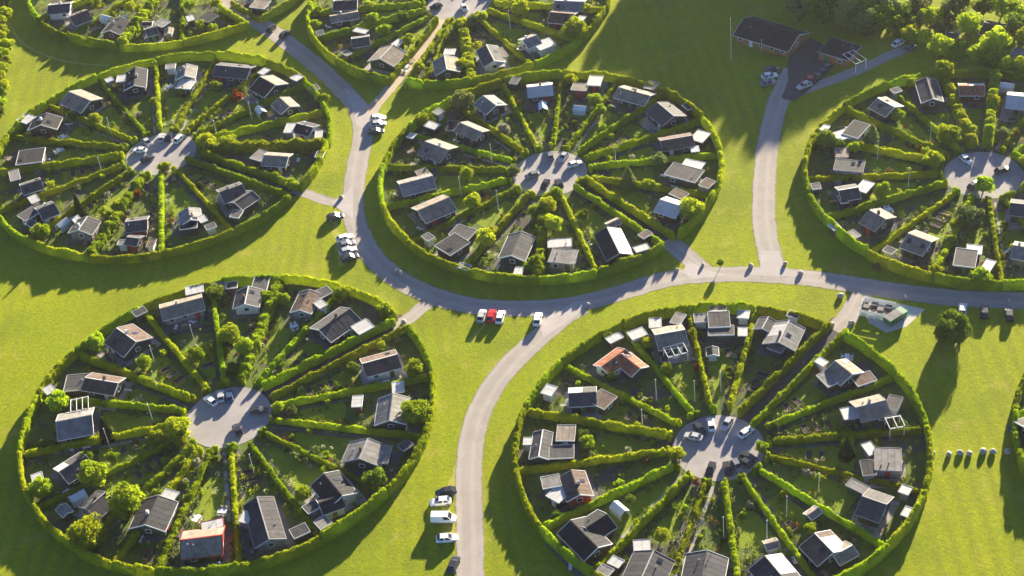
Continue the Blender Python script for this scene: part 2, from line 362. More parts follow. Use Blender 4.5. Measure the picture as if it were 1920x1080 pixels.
# ------------------------------------------------------------------ the ground
def sheet(name, pts, z, material, kind='structure'):
    me = mesh(name, [(p[0], p[1], z) for p in pts], [tuple(range(len(pts)))], material)
    return tag(link(name, me), kind=kind)
sheet('meadow', [(-1500, -900), (1500, -900), (1500, 2200), (-1500, 2200)], 0.0, MEADOW)
def disc_pts(c, r, n=96, wob=0.0, seed=0):
    return [(c[0] + (r + wob * noise.noise((math.cos(t) * 4, math.sin(t) * 4, seed))) * math.cos(t),
             c[1] + (r + wob * noise.noise((math.cos(t) * 4, math.sin(t) * 4, seed))) * math.sin(t)) for t in [TAU * i / n for i in range(n)]]
def catmull(P, sub=8):
    out = []
    for i in range(len(P) - 1):
        p0 = P[max(i - 1, 0)]; p1 = P[i]; p2 = P[i + 1]; p3 = P[min(i + 2, len(P) - 1)]
        for k in range(sub):
            t = k / sub
            out.append(0.5 * ((2 * p1) + (p2 - p0) * t + (2 * p0 - 5 * p1 + 4 * p2 - p3) * t * t + (3 * p1 - p0 - 3 * p2 + p3) * t ** 3))
    out.append(P[-1]); return out
def strip(name, px, width, z, material, wob=0.25, world=False, sub=8):
    P = [Vector(p) if world else G(p) for p in px]
    P = catmull(P, sub); V = []; F = []
    # resample every ~0.8 m
    Q = [P[0]]
    for a, b in zip(P[:-1], P[1:]):
        n = max(1, int((b - a).length / 0.8))
        for k in range(1, n + 1): Q.append(a.lerp(b, k / n))
    for i, p in enumerate(Q):
        d = (Q[min(i + 1, len(Q) - 1)] - Q[max(i - 1, 0)]).normalized(); nx = Vector((-d.y, d.x, 0))
        wl = width / 2 + wob * noise.noise((p.x * 0.5, p.y * 0.5, 2)); wr = width / 2 + wob * noise.noise((p.x * 0.5, p.y * 0.5, 9))
        wl += .5 * wob * noise.noise((p.x * 1.7, p.y * 1.7, 4)); wr += .5 * wob * noise.noise((p.x * 1.7, p.y * 1.7, 14))
        for s in (wl, 0, -wr): q = p + nx * s; V.append((q.x, q.y, z))
    for i in range(len(Q) - 1):
        for j in (0, 1): a = i * 3 + j; F.append((a, a + 1, a + 4, a + 3))
    me = mesh(name, V, F, material); uv = me.uv_layers.new(name='UVMap')
    for lp in me.loops: uv.data[lp.index].uv = ((lp.vertex_index % 3) / 2.0, (lp.vertex_index // 3) * 0.1)
    return tag(link(name, me), kind='structure')
for k, (c, r) in RINGS.items():
    sheet('garden_ground', disc_pts(c, r - 0.2, 120), 0.006, GARDEN)
    sheet('plaza', disc_pts(c, 8.2, 72, 0.15, ord(k)), 0.034, PLAZAM)
LOOP = [(395,-18),(440,18),(500,52),(555,92),(600,128),(645,172),(672,205),(681,250),(670,310),(662,370),(665,410),(680,450),(705,488),(742,520),(790,546),(850,566),
        (920,577),(1000,578),(1060,573),(1120,561),(1180,544),(1240,526),(1300,517),(1400,514),(1500,520),(1580,530),(1680,546),(1800,559),(1925,564),(2050,566)]
strip('road', LOOP, 4.9, 0.016, ROADM)
strip('road', [(884,1150),(882,1080),(881,1000),(879,900),(884,830),(903,762),(945,697),(1000,642),(1052,598),(1090,575)], 4.9, 0.020, ROADM)
strip('road', [(1452,522),(1446,490),(1436,440),(1432,400),(1433,340),(1440,270),(1452,215),(1468,170),(1488,130)], 4.9, 0.024, ROADM)
strip('path', [(1470,180),(1525,163),(1600,135),(1660,108),(1700,92)], 3.2, 0.012, ROADM)
strip('path', [(815,560),(790,578),(762,600),(735,614)], 3.2, 0.012, ROADM)
strip('path', [(1622,540),(1602,575),(1585,600),(1562,618)], 4.2, 0.012, ROADM)
strip('path', [(1330,518),(1305,496),(1280,474),(1250,450)], 4.4, 0.012, ROADM)
strip('path', [(668,386),(640,381),(610,376),(578,364),(550,355)], 2.8, 0.012, ROADM)
strip('path', [(688,212),(712,188),(740,155),(790,92),(838,25)], 2.9, 0.028, SANDM)
DRYM = ground_mat('worn_dry_grass', b_road((0.36, 0.34, 0.06), (0.42, 0.37, 0.09), (0.28, 0.28, 0.03)))
strip('worn_track', [(14,40),(40,78),(85,104),(140,118),(205,123)], 0.7, 0.004, DRYM, 0.3)
strip('worn_track', [(880,640),(905,612),(925,580)], 0.6, 0.004, DRYM, 0.3)
strip('worn_track', [(858,1010),(838,960),(850,900),(868,860)], 1.4, 0.004, DRYM, 0.6)
strip('worn_track', [(640,500),(636,460),(628,420),(640,395)], 1.2, 0.004, DRYM, 0.6)
# flared mouths of the junctions
for tri in ([(1390,516),(1425,503),(1428,470),(1460,470),(1470,500),(1510,520)], [(1000,590),(1040,590),(1075,565),(1110,563),(1085,590),(1060,606),(1020,632)],
            [(645,165),(668,175),(700,205),(720,190),(700,225),(688,245),(668,235),(660,200)], [(640,368),(662,350),(662,410),(640,396),(620,380)],
            [(1280,512),(1290,488),(1320,505),(1370,516),(1300,524)]):
    sheet('road_junction', [G(p) for p in tri], 0.0275 + 0.0005 * rng.random(), ROADJ)
for k, E in ENTRY.items():
    o0, o1 = G(E[0][0]), G(E[1][0]); c = Vector((*RINGS[k][0], 0))
    mid = (o0 + o1) / 2; d = (mid - c).normalized()
    if k != 'F': strip('path', [c + d * 6.5, c + d * 20, mid + d * 1.2], 4.2, 0.010, YARDM, 0.1, True)
sheet('yard', [G(p) for p in [(1465,185),(1478,150),(1476,118),(1490,85),(1520,70),(1552,88),(1545,115),(1558,122),(1535,152),(1510,175),(1490,190)]], 0.028, YARDM)
sheet('container_pad', [G(p) for p in [(1612,572),(1640,560),(1690,570),(1735,580),(1700,612),(1662,624),(1630,606)]], 0.012, CONCM)

# ------------------------------------------------------------------ hedges
RB = 38.5
for k, (c, r) in RINGS.items():
    root = empty('ring_hedge', (c[0], c[1], 0)); tag(root, 'tall clipped green hedge encircling the whole %s' % RPHRASE[k], 'hedge', 'hedges encircling the garden rings')
    g0 = 2.3 / r if k in ENTRY else 0.0
    ss = [a_ for a_, _ in SANG[k]]; edges = [g0] + [a_ for a_ in ss if g0 + .05 < a_ < TAU - g0 - .05] + [TAU - g0]
    full = []
    for a_, b_ in zip(edges[:-1], edges[1:]):
        n_ = max(1, int((b_ - a_) / 0.42)); full += [(a_ + (b_ - a_) * i / n_, a_ + (b_ - a_) * (i + 1) / n_) for i in range(n_)]
    for i, (a_, b_) in enumerate(full):
        gp = rng.choice([0, 0, 0.1, 0.25]) / r; rr = r + rng.uniform(-.2, .2)
        n_ = max(4, int((b_ - a_) * r / 1.0)); A_ = [EANG[k] - (a_ + (b_ - a_ - gp) * j / n_) for j in range(n_ + 1)]
        link('hedge_section', hedge_mesh('hedge_section', [(rr * math.cos(t), rr * math.sin(t)) for t in A_], rng.uniform(.75, 1.0), rng.choice([2.0, 2.1, 2.2, 2.3, 2.4, 2.6]), HEDGE if rng.random() < .85 else LEAFY, 110, 0.28, i * 3 + ord(k), lump=rng.uniform(.15, .35)), root)
SPL = 28.0
sp_me = [hedge_mesh('spoke_hedge_mesh', [(0, 0), (SPL, 0)], wd, ht, HEDGE, 110, 0.24, 20 + i, lump=0.34) for i, (wd, ht) in enumerate([(0.66, 1.4), (0.72, 1.55), (0.62, 1.3), (0.78, 1.65), (0.66, 1.45), (0.7, 1.5)])]
tall_me = [hedge_mesh('bushy_hedge_mesh', [(0, 0), (SPL, 0)], 1.8, 2.3, LEAFY, 190, 0.35, 60 + i, leaf=(0.1, 0.24), lump=0.45) for i in range(3)]
for k, (c, r) in RINGS.items():
    rel = list(SANG[k])
    if k in 'FGH':        # gardens beyond the picture's edge go on with the same spacing
        xs = sorted(a for a, _ in rel); cover = set()
        for i in range(16):
            a = TAU * (i + 0.5) / 16
            if all(min(abs(a - x), TAU - abs(a - x)) > 0.3 for x in xs) and min(a, TAU - a) > 0.25: rel.append((a, False)); xs.append(a)
        rel.sort(); SANG[k] = rel
    for n, (a, tall) in enumerate(rel):
        t = EANG[k] - a
        o = link('spoke_hedge', rng.choice(tall_me if tall else sp_me)); r0 = 9.6; r1 = r - 0.7
        o.location = (c[0] + r0 * math.cos(t), c[1] + r0 * math.sin(t), 0); o.rotation_euler = (0, 0, t); o.scale = ((r1 - r0) / SPL, rng.uniform(.85, 1.25), rng.uniform(.75, 1.15))
        tag(o, '%s dividing hedge, %s clockwise from %s, %s' % ('tall bushy yellow-green' if tall else 'narrow clipped green', ORD[min(n + 1, 18)], REF[k], RPHRASE[k]), 'hedge', 'hedges between the garden plots')
for k, E in ENTRY.items():
    for i, (po, pi) in enumerate(E):
        a, b = G(pi, 1.5), G(po, 1.5); d = b - a
        c, r = RINGS[k]
        o = link('path_hedge', sp_me[(i + 3) % 6]); o.location = (a.x, a.y, 0); o.rotation_euler = (0, 0, math.atan2(d.y, d.x)); o.scale = (d.length / SPL, 1.05, 1.1)
        tag(o, 'clipped green hedge on the %s side of the gateway path, %s' % (('clockwise' if (EANG[k] - ang(k, b)) % TAU < math.pi else 'anticlockwise'), RPHRASE[k]), 'hedge', 'hedges along the gateway paths')
for k, (c, r) in RINGS.items():      # low hedge round each plaza, open at every garden gate
    vs = [EANG[k] - a for a, _ in SANG[k]]; gates = []
    ss = sorted(a for a, _ in SANG[k]); arcs = []
    edges = [0.33] + ss + [TAU - 0.33]
    for a, b in zip(edges[:-1], edges[1:]):
        g = (a + b) / 2 + rng.uniform(-.05, .05)
        for lo, hi in ((a, g - 0.10), (g + 0.10, b)):
            if hi - lo > 0.06: arcs.append((EANG[k] - hi, EANG[k] - lo))
    root = empty('plaza_hedge', (c[0], c[1], 0)); tag(root, 'low clipped hedge round the central plaza, %s' % RPHRASE[k], 'hedge', 'low hedges round the plazas')
    for i, (lo, hi) in enumerate(arcs):
        pts = [(9.0 * math.cos(lo + (hi - lo) * j / 6), 9.0 * math.sin(lo + (hi - lo) * j / 6)) for j in range(7)]
        link('hedge_section', hedge_mesh('hedge_section', pts, 0.7, rng.uniform(1.1, 1.9), HEDGE, 110, 0.16, i + ord(k)), root)

# ------------------------------------------------------------------ garden lawns and paths inside the plots
def wedge(k, a0, a1, r0, r1, ins=0.9):
    c = RINGS[k][0]; P = []
    for rr, seq in ((r0, range(7)), (r1, range(6, -1, -1))):
        da = ins / rr
        if a1 - a0 <= 2 * da: da = (a1 - a0) * .45
        for j in seq:
            t = EANG[k] - (a0 + da + (a1 - a0 - 2 * da) * j / 6); P.append((c[0] + rr * math.cos(t), c[1] + rr * math.sin(t)))
    return P
for k in RINGS:
    ss = [a for a, _ in SANG[k]]; edges = ([0.06] + ss + [TAU - 0.06]) if k in ENTRY else (ss + [ss[0] + TAU])
    for a, b in zip(edges[:-1], edges[1:]):
        if b - a > 0.7: continue
        if rng.random() < 0.72: sheet('lawn', wedge(k, a, b, rng.uniform(12, 16), rng.uniform(22, 27), rng.uniform(1.1, 2.0)), 0.0105, LAWN)
        if rng.random() < 0.55:
            side = a if rng.random() < .5 else b; sg = 1 if side == a else -1
            c = RINGS[k][0]; P = []
            for rr in (9.5, 15, 21, 27):
                t = EANG[k] - (side + sg * 1.35 / rr); P.append(Vector((c[0] + rr * math.cos(t), c[1] + rr * math.sin(t), 0)))
            strip('garden_path', P, rng.uniform(0.5, 0.8), 0.0145, rng.choice([PAVEM, PAVEM, PLAZAM]), 0.05, True, 4)

# ------------------------------------------------------------------ cottages
_WIN = {}
def window_mesh(wd, ht):
    key = (wd, ht)
    if key not in _WIN:
        a, b, t, d = wd / 2, ht / 2, 0.09, 0.05; V = []; F = []
        for (x0, x1, z0, z1) in ((-a, a, b - t, b), (-a, a, -b, -b + t), (-a, -a + t, -b + t, b - t), (a - t, a, -b + t, b - t)):
            n = len(V); V += [(x, y, z) for z in (z0, z1) for y in (-d, d) for x in (x0, x1)]
            F += [tuple(n + i for i in f) for f in ((0, 2, 3, 1), (4, 5, 7, 6), (0, 1, 5, 4), (2, 6, 7, 3), (0, 4, 6, 2), (1, 3, 7, 5))]
        _WIN[key] = mesh('window_frame', V, F, WHITE)
    return _WIN[key]
def add_window(root, x, y, z, rz, wd=1.1, ht=0.95):
    f = link('window', window_mesh(wd, ht), root); f.location = (x, y, z); f.rotation_euler = (0, 0, rz)
    box('pane', GLASS, f, (0, 0, 0), (wd - .18, 0.04, ht - .18))
def add_door(root, x, y, rz, material):
    d = link('door', _door_mesh(material), root); d.location = (x, y, 0.98); d.rotation_euler = (0, 0, rz)
    box('handle', DARKM, d, (0.33, -0.06, 0.0), (0.12, 0.05, 0.04))
_DM = {}
def _door_mesh(material):
    if material.name not in _DM:
        v = [(x, y, z) for z in (-.96, .96) for y in (-.04, .04) for x in (-.45, .45)]
        _DM[material.name] = mesh('door_leaf', v, [(0, 2, 3, 1), (4, 5, 7, 6), (0, 1, 5, 4), (2, 6, 7, 3), (0, 4, 6, 2), (1, 3, 7, 5)], material)
    return _DM[material.name]
FOOT = []     # footprints (centre, radius)
def block(root, M, L, W, kind, colr, wallm, H, trim, openings=True, pitch=0.42, halfwhite=None, sheets=True, endm=None):
    """one roofed volume; M places it in the root's frame (x along the ridge)"""
    inv = M
    ov = 0.4 if kind == 'g' else 0.25
    l, w_ = L / 2, W / 2; wl, ww = l - ov, w_ - ov
    rise = pitch * w_ if kind == 'g' else 0.0
    eave = H - rise if kind == 'g' else H
    def put(o):
        o.matrix_local = inv @ o.matrix_basis; return o
    # walls
    if kind == 'g':
        apex = H - 0.12; e = eave + pitch * ov - 0.10
        V = [(-wl, -ww, 0), (wl, -ww, 0), (wl, ww, 0), (-wl, ww, 0), (-wl, -ww, e), (wl, -ww, e), (wl, ww, e), (-wl, ww, e), (-wl, 0, apex), (wl, 0, apex)]
        Fs = [(0, 1, 5, 4), (2, 3, 7, 6), (1, 2, 6, 9, 5), (3, 0, 4, 8, 7), (0, 3, 2, 1)]
    else:
        e = H - 0.1
        V = [(-wl, -ww, 0), (wl, -ww, 0), (wl, ww, 0), (-wl, ww, 0), (-wl, -ww, e), (wl, -ww, e), (wl, ww, e), (-wl, ww, e)]
        Fs = [(0, 1, 5, 4), (2, 3, 7, 6), (1, 2, 6, 5), (3, 0, 4, 7), (0, 3, 2, 1), (4, 5, 6, 7)]
    me = mesh('wall', V, Fs, wallm)
    if endm:
        me.materials.append(endm); me.polygons[2].material_index = 1
    put(link('wall', me, root))
    th = 0.1
    if kind == 'g':
        V = [(-l, -w_, eave), (l, -w_, eave), (l, 0, H), (-l, 0, H), (l, w_, eave), (-l, w_, eave)]
        V += [(x, y, z - th) for x, y, z in V]
        Fs = [(0, 1, 2, 3), (3, 2, 4, 5), (9, 8, 7, 6), (11, 10, 8, 9), (0, 6, 7, 1), (4, 10, 11, 5), (1, 7, 8, 2), (2, 8, 10, 4), (0, 3, 9, 6), (3, 5, 11, 9)]
    else:
        V = [(-l, -w_, H), (l, -w_, H), (l, w_, H), (-l, w_, H)]; V += [(x, y, z - th) for x, y, z in V]
        Fs = [(0, 1, 2, 3), (7, 6, 5, 4), (0, 4, 5, 1), (1, 5, 6, 2), (2, 6, 7, 3), (3, 7, 4, 0)]
    rf = put(link('roof', mesh('roof', V, Fs, ROOF[colr]), root))
    n = max(2, round(L / 1.15)); step = L / n
    if sheets:
        for sgn in ((-1, 1) if kind == 'g' else (0,)):
            for i in range(n):
                x = -l + step * (i + .5)
                cm = colr
                if halfwhite and sgn != -1 and halfwhite[0] <= (i + .5) / n <= halfwhite[1]: cm = halfwhite[2]  # far-slope sheets recoloured, on some roofs to paint in sunlight
                dz = rng.uniform(0, 0.018)
                if kind == 'g':
                    sl = math.hypot(w_, rise); nx = Vector((0, sgn * rise, w_)).normalized()
                    ctr = Vector((x, sgn * w_ / 2, H - rise / 2)) + nx * (0.028 + dz)
                    box('roof_sheet', ROOF[cm], rf, ctr, (step - 0.05, sl - 0.04, 0.03), (-sgn * math.atan2(rise, w_), 0, 0))
                else:
                    box('roof_sheet', ROOF[cm], rf, (x, 0, H + 0.028 + dz), (step - 0.05, W - 0.14, 0.03))
    if kind == 'g':
        box('ridge_cap', trim if trim is not WHITE else ROOF[colr], rf, (0, 0, H + 0.06), (L + .04, 0.22, 0.06))
        for ex in (-1, 1):
            for sgn in (-1, 1):
                sl = math.hypot(w_, rise)
                put(box('barge_board', trim, root, (ex * (l + .035), sgn * w_ / 2, H - rise / 2 + 0.0), (0.06, sl + .1, 0.24), (-sgn * math.atan2(rise, w_), 0, 0)))
        for sgn in (-1, 1):
            put(box('gutter', trim, root, (0, sgn * (w_ + .06), eave - 0.02), (L - .1, 0.1, 0.1)))
    else:
        for sgn in (-1, 1):
            put(box('fascia', trim, root, (0, sgn * (w_ + .03), H - .03), (L + .12, 0.06, 0.26)))
            put(box('fascia', trim, root, (sgn * (l + .03), 0, H - .03), (0.06, W - .002, 0.26)))
    if L > 4.5:
        for q in range(rng.choice([0, 1, 1, 2])):
            sgn = rng.choice((-1, 1)); x = rng.uniform(-l * .7, l * .7); y = sgn * w_ * rng.uniform(.3, .65)
            zz = H - (pitch * abs(y) if kind == 'g' else 0); tilt = -sgn * math.atan(pitch) if kind == 'g' else 0
            if rng.random() < .5: box('skylight', GLASS, rf, (x, y, zz + .09), (.8, 1.0, .09), (tilt, 0, 0))
            else: box('vent', TRIMG, rf, (x, y, zz + .2), (.18, .18, .5))
    if openings:
        dm = rng.choice([WHITE, WOOD, WALLS[1], WALLRED, GREENP])
        nw = max(1, int(L / 2.6))
        for sgn in (-1, 1):
            door_i = rng.randrange(nw) if (sgn == -1 or rng.random() < .4) else -1
            for i in range(nw):
                x = -wl + (2 * wl) * (i + .5) / nw
                if i == door_i:
                    q = empty_child(root, inv, x, sgn * (ww + .03), 0 if sgn < 0 else math.pi); add_door(root, q[0], q[1], q[2], dm)
                else:
                    q = empty_child(root, inv, x, sgn * (ww + .03), 0 if sgn < 0 else math.pi); add_window(root, q[0], q[1], 1.35, q[2])
        for ex in (-1, 1):
            if W > 3.2:
                q = empty_child(root, inv, ex * (wl + .03), 0, R(90) * ex); add_window(root, q[0], q[1], 1.35, q[2])
def empty_child(root, M, x, y, rz):
    p = M @ Vector((x, y, 0)); return p.x, p.y, rz + M.to_euler().z
HOUSES = []
KINDW = {'g': 'gabled', 'f': 'flat-roofed'}
def house(blocks, name='cottage', extra='', wallm=None, terrace=True, label=None, trim=None, endm=None, chimney=None):
    """blocks: (p1, p2, width, type, colour[, (lo, hi, colour)])"""
    res = []
    for i, b in enumerate(blocks):
        W = b[2] * 0.9; g = b[3] == 'g'
        H = (2.0 + 0.42 * W / 2) if g else (2.35 if i == 0 else rng.choice([2.0, 2.1, 2.2]) + 0.03 * i)
        p, q = G(b[0], H), G(b[1], H); res.append((p, q, W, b[3], b[4], H, b[5] if len(b) > 5 else None))
    p, q = res[0][:2]; c = (p + q) / 2; rz = math.atan2(q.y - p.y, q.x - p.x)
    # keep x axis pointing so that the -y side looks towards the camera
    if math.cos(rz) < 0: rz += math.pi
    root = empty(name, (c.x, c.y, 0), rz)
    Minv = Matrix.Translation((c.x, c.y, 0)) @ Matrix.Rotation(rz, 4, 'Z'); Minv = Minv.inverted()
    wm = wallm or rng.choice(WALLS + WALLS[:3] + [WALLS[4]])
    tr = trim or rng.choice([WHITE, WHITE, TRIMG, STEEL])
    for i, (p, q, W, t, cl, H, hw) in enumerate(res):
        cc = (p + q) / 2; L = max((q - p).length, 1.6); a = math.atan2(q.y - p.y, q.x - p.x)
        if math.cos(a - rz) < 0: a += math.pi
        M = Minv @ (Matrix.Translation((cc.x, cc.y, 0)) @ Matrix.Rotation(a, 4, 'Z'))
        block(root, M, L, W, t, cl, wm if i == 0 or rng.random() < .6 else rng.choice(WALLS), H, tr, openings=(L > 2.6 and (i == 0 or rng.random() < .5)), halfwhite=hw, endm=endm if i == 0 else None)
        FOOT.append((cc.x, cc.y, math.hypot(L, W) / 2))
    if chimney or (chimney is None and rng.random() < .3 and res[0][3] == 'g'):
        H = res[0][5]; box('chimney', rng.choice([WALLS[3], STONE, WALLS[1]]), root, (rng.uniform(-1, 1), 0.5, H + .1), (0.45, 0.45, 1.1))
    HOUSES.append((c.copy(), rz, (res[0][1] - res[0][0]).length, res[0][2]))
    ph = place_phrase(c)
    lab = label or ('%s %s cottage %s' % (ROOFWORD[res[0][4]], KINDW[res[0][3]], ph))
    tag(root, lab, 'cottage', 'cottages in the garden plots')
    if terrace:
        L = (res[0][1] - res[0][0]).length + 1.6; W = res[0][2] + 2.2; Mw = Matrix.Translation((c.x, c.y, 0)) @ Matrix.Rotation(rz, 4, 'Z')
        sheet('terrace', [Mw @ Vector(v) for v in ((-L / 2, -W / 2 - 1.0, 0), (L / 2, -W / 2 - 1.0, 0), (L / 2, W / 2, 0), (-L / 2, W / 2, 0))], 0.0185 + 0.0003 * (len(FOOT) % 10), rng.choice([PAVEM, PAVEM, PLAZAM]))
    return root
W_ = 'w'
# ring E
house([((1066,738),(1118,735),5.6,'g','s',(0.1,0.55,'w')), ((1115,741),(1145,756),4.4,'f','b')])
house([((1127,688),(1172,655),4.8,'g','r'), ((1166,664),(1200,691),4.6,'g','r')], label='orange tiled L-shaped cottage with two gables in first bend of hedges', wallm=WALLS[3], trim=WHITE)
house([((1228,628),(1284,618),7.0,'g','t'), ((1217,606),(1240,605),3.0,'f','w'), ((1262,595),(1281,600),3.5,'f','l')])
house([((1328,600),(1368,598),5.0,'f','d'), ((1328,620),(1376,619),3.0,'f','s'), ((1384,622),(1401,622),2.6,'f','w')])
house([((1480,600),(1460,642),7.0,'g','l',(0.3,0.75,'w')), ((1441,594),(1429,616),4.0,'g','s'), ((1443,646),(1470,656),2.4,'f','t')])  # white sheets paint in the sunlit part of the slope
house([((1566,677),(1598,702),6.2,'g','t'), ((1542,699),(1564,721),3.0,'f','l'), ((1602,716),(1637,704),3.0,'f','b')])
house([((1604,764),(1660,750),6.2,'g','t'), ((1588,764),(1597,785),3.0,'f','w'), ((1663,752),(1688,758),4.0,'f','s')])
house([((1640,860),(1690,862),6.0,'f','l'), ((1622,844),(1640,838),3.4,'f','w'), ((1615,878),(1640,876),4.0,'f','k')])
house([((1617,930),(1663,946),7.2,'g','s'), ((1602,918),(1614,905),4.0,'f','l'), ((1688,915),(1707,922),2.2,'f','w')])
house([((1528,1000),(1563,1036),7.2,'g','b',(0.25,0.95,'w')), ((1562,1042),(1598,1022),4.0,'g','t')])
house([((1434,1043),(1470,1086),7.2,'g','d',(0.1,0.7,'w'))])
house([((1326,1032),(1315,1088),7.8,'g','s')])
house([((1226,1032),(1201,1088),8.0,'g','s'), ((1188,1027),(1220,1025),3.6,'f','w')])
house([((1070,976),(1121,1027),6.6,'g','k'), ((1098,990),(1138,964),6.0,'g','k')], trim=WHITE)
house([((1071,882),(1087,928),5.4,'g','b'), ((1016,906),(1050,900),3.2,'f','l'), ((1036,918),(1060,932),4.0,'f','w')], endm=WALLRED)
house([((1044,812),(1078,812),4.4,'f','t'), ((1018,806),(1010,856),4.0,'g','s'), ((1030,848),(1076,846),3.6,'f','s')])
# ring D
house([((219,615),(256,641),8.0,'g','b')], wallm=WALLS[0])
house([((300,579),(379,558),6.0,'g','t'), ((348,546),(381,539),3.0,'f','w')])
house([((466,537),(459,570),6.0,'g','s'), ((474,532),(503,531),5.0,'f','s')])
house([((580,543),(562,581),5.0,'g','b'), ((600,542),(612,554),3.4,'f','s'), ((594,574),(608,566),2.6,'f','w')])
house([((656,579),(598,619),7.4,'g','s'), ((672,605),(688,620),4.0,'f','w')])
house([((679,682),(745,664),6.2,'g','b')])
house([((737,738),(730,788),6.6,'g','l')])
house([((690,822),(674,860),8.4,'g','l'), ((722,836),(713,869),3.0,'f','l'), ((755,830),(766,840),2.6,'f','s')])
house([((607,888),(642,930),6.6,'g','k'), ((597,944),(640,928),5.0,'g','k'), ((598,972),(612,987),2.6,'f','l')], trim=WHITE)
house([((482,932),(505,1011),6.2,'g','d'), ((452,968),(471,971),3.0,'f','w')])
house([((338,1013),(417,1003),7.4,'g','t'), ((378,988),(419,979),2.4,'f','w')], label='tan gabled cottage with a bright red gable wall beside the ring hedge', wallm=WALLS[0], endm=WALLRED, trim=WALLRED)
house([((297,929),(272,984),7.6,'g','d'), ((305,925),(330,932),2.6,'f','w')], trim=WHITE)
house([((198,923),(162,954),6.2,'g','s')])
house([((111,885),(161,854),6.2,'g','s',(0.0,0.4,'w'))])
house([((105,791),(172,778),8.2,'g','l')], trim=WHITE)
house([((160,708),(222,718),5.6,'g','b'), ((149,702),(142,732),5.4,'f','s'), ((84,735),(101,726),2.6,'f','w')])
# ring B
house([((797,265),(841,281),7.4,'g','t')])
house([((863,230),(905,248),5.2,'g','t'), ((838,236),(858,236),4.0,'f','k')])
house([((906,180),(930,198),6.4,'g','l')], wallm=WALLS[0])
house([((988,164),(1036,159),6.0,'g','w'), ((958,150),(973,152),3.2,'f','s')], wallm=WALLS[0])
house([((1103,151),(1128,152),4.4,'f','w'), ((1073,162),(1101,164),3.0,'f','t')])
house([((1160,164),(1219,180),6.0,'g','t'), ((1212,158),(1230,162),3.2,'f','t')], wallm=WALLS[0])
house([((1233,192),(1264,218),7.2,'g','s')])
house([((1238,264),(1298,254),5.8,'g','b'), ((1301,252),(1325,259),4.4,'f','w')])
house([((1254,316),(1312,331),5.2,'f','s'), ((1282,304),(1318,312),3.0,'f','w'), ((1317,340),(1335,347),3.2,'f','b')])
house([((1238,374),(1279,387),6.4,'g','w'), ((1261,358),(1286,369),2.6,'f','b')], wallm=WALLS[0])
house([((1138,426),(1162,475),6.4,'g','k',(0,1,'w')), ((1190,469),(1216,461),2.2,'f','w')], wallm=WALLS[0])  # white far slope: sunlight put into the sheet colour of a black roof
house([((1032,478),(1080,482),5.0,'f','l'), ((1027,457),(1072,454),3.0,'f','w')])
house([((978,434),(958,479),6.4,'g','s'), ((965,507),(980,508),2.4,'f','w')])
house([((834,449),(863,467),6.2,'f','k'), ((850,430),(886,441),4.2,'f','s')], trim=WHITE)
house([((783,395),(842,370),7.4,'g','t')], wallm=WALLS[0])
house([((749,346),(811,330),6.6,'g','l'), ((788,318),(796,330),2.8,'f','t')], wallm=WALLS[0])
# ring A
house([((87,212),(76,234),8.0,'g','k'), ((40,229),(58,216),4.0,'f','w')], trim=WHITE)
house([((129,172),(170,189),7.6,'g','t')], wallm=WALLS[0])
house([((254,126),(251,160),6.0,'g','k'), ((219,148),(237,146),3.2,'f','w')])
house([((350,120),(346,142),5.4,'g','l'), ((335,157),(362,159),4.2,'f','w')])
house([((405,122),(470,128),6.6,'g','s')], wallm=WALLS[0])
house([((487,144),(516,160),8.2,'g','k',(0.1,0.9,'t')), ((550,142),(563,148),2.6,'f','w')])  # tan far-slope sheets paint in the sunlit strip
house([((524,183),(543,200),5.6,'g','t')], wallm=WALLS[0])
house([((557,231),(588,239),5.2,'g','k'), ((535,240),(553,240),4.2,'f','w'), ((592,252),(603,251),3.0,'f','w')])
house([((495,291),(541,294),5.6,'g','t'), ((480,300),(498,284),4.0,'f','l')])
house([((411,361),(454,346),6.6,'g','s'), ((440,380),(473,358),5.2,'g','s'), ((435,400),(452,402),2.8,'f','s')])
house([((353,389),(357,412),5.4,'g','l'), ((338,421),(370,417),4.0,'f','k'), ((374,412),(384,408),2.6,'f','w')])
house([((235,416),(276,411),5.6,'g','s'), ((238,444),(262,447),4.0,'g','s'), ((277,456),(290,456),3.0,'f','b')])
house([((164,406),(147,431),6.4,'g','s'), ((137,414),(150,408),2.8,'f','w')])
house([((70,394),(101,381),6.4,'g','s'), ((46,396),(62,406),4.4,'f','s')])
house([((38,349),(76,337),5.4,'g','s'), ((18,331),(36,326),4.4,'f','l')])
house([((33,296),(82,290),6.2,'f','k')], trim=WHITE)
# ring C
house([((1590,238),(1620,247),6.4,'f','k'), ((1572,246),(1586,260),3.6,'f','w')], trim=WHITE)
house([((1646,184),(1678,201),6.4,'g','t')], wallm=WALLS[0])
house([((1737,145),(1749,185),5.4,'g','s')])
house([((1798,161),(1846,161),5.4,'g','r',(0.45,1.0,'w'))], label='half orange half white roofed cottage in first plot anticlockwise from the tall-hedge gap')
house([((1888,178),(1930,182),7.2,'g','w')], wallm=WALLS[2])
house([((1565,308),(1620,313),4.4,'f','s'), ((1566,286),(1590,286),3.6,'f','t')])
house([((1572,357),(1609,351),5.6,'g','s'), ((1611,346),(1632,353),4.2,'f','w'), ((1574,374),(1588,372),3.0,'f','s')])
house([((1631,394),(1661,411),7.2,'g','t')], wallm=WALLS[0])
house([((1703,438),(1746,454),7.2,'g','t')], wallm=WALLS[0], trim=WHITE)
house([((1790,481),(1831,486),6.0,'f','s'), ((1812,466),(1841,469),3.0,'f','w'), ((1844,496),(1861,501),4.2,'f','w')])
house([((1900,460),(1935,466),6.0,'g','l')])
house([((1895,380),(1940,385),6.0,'g','s')])
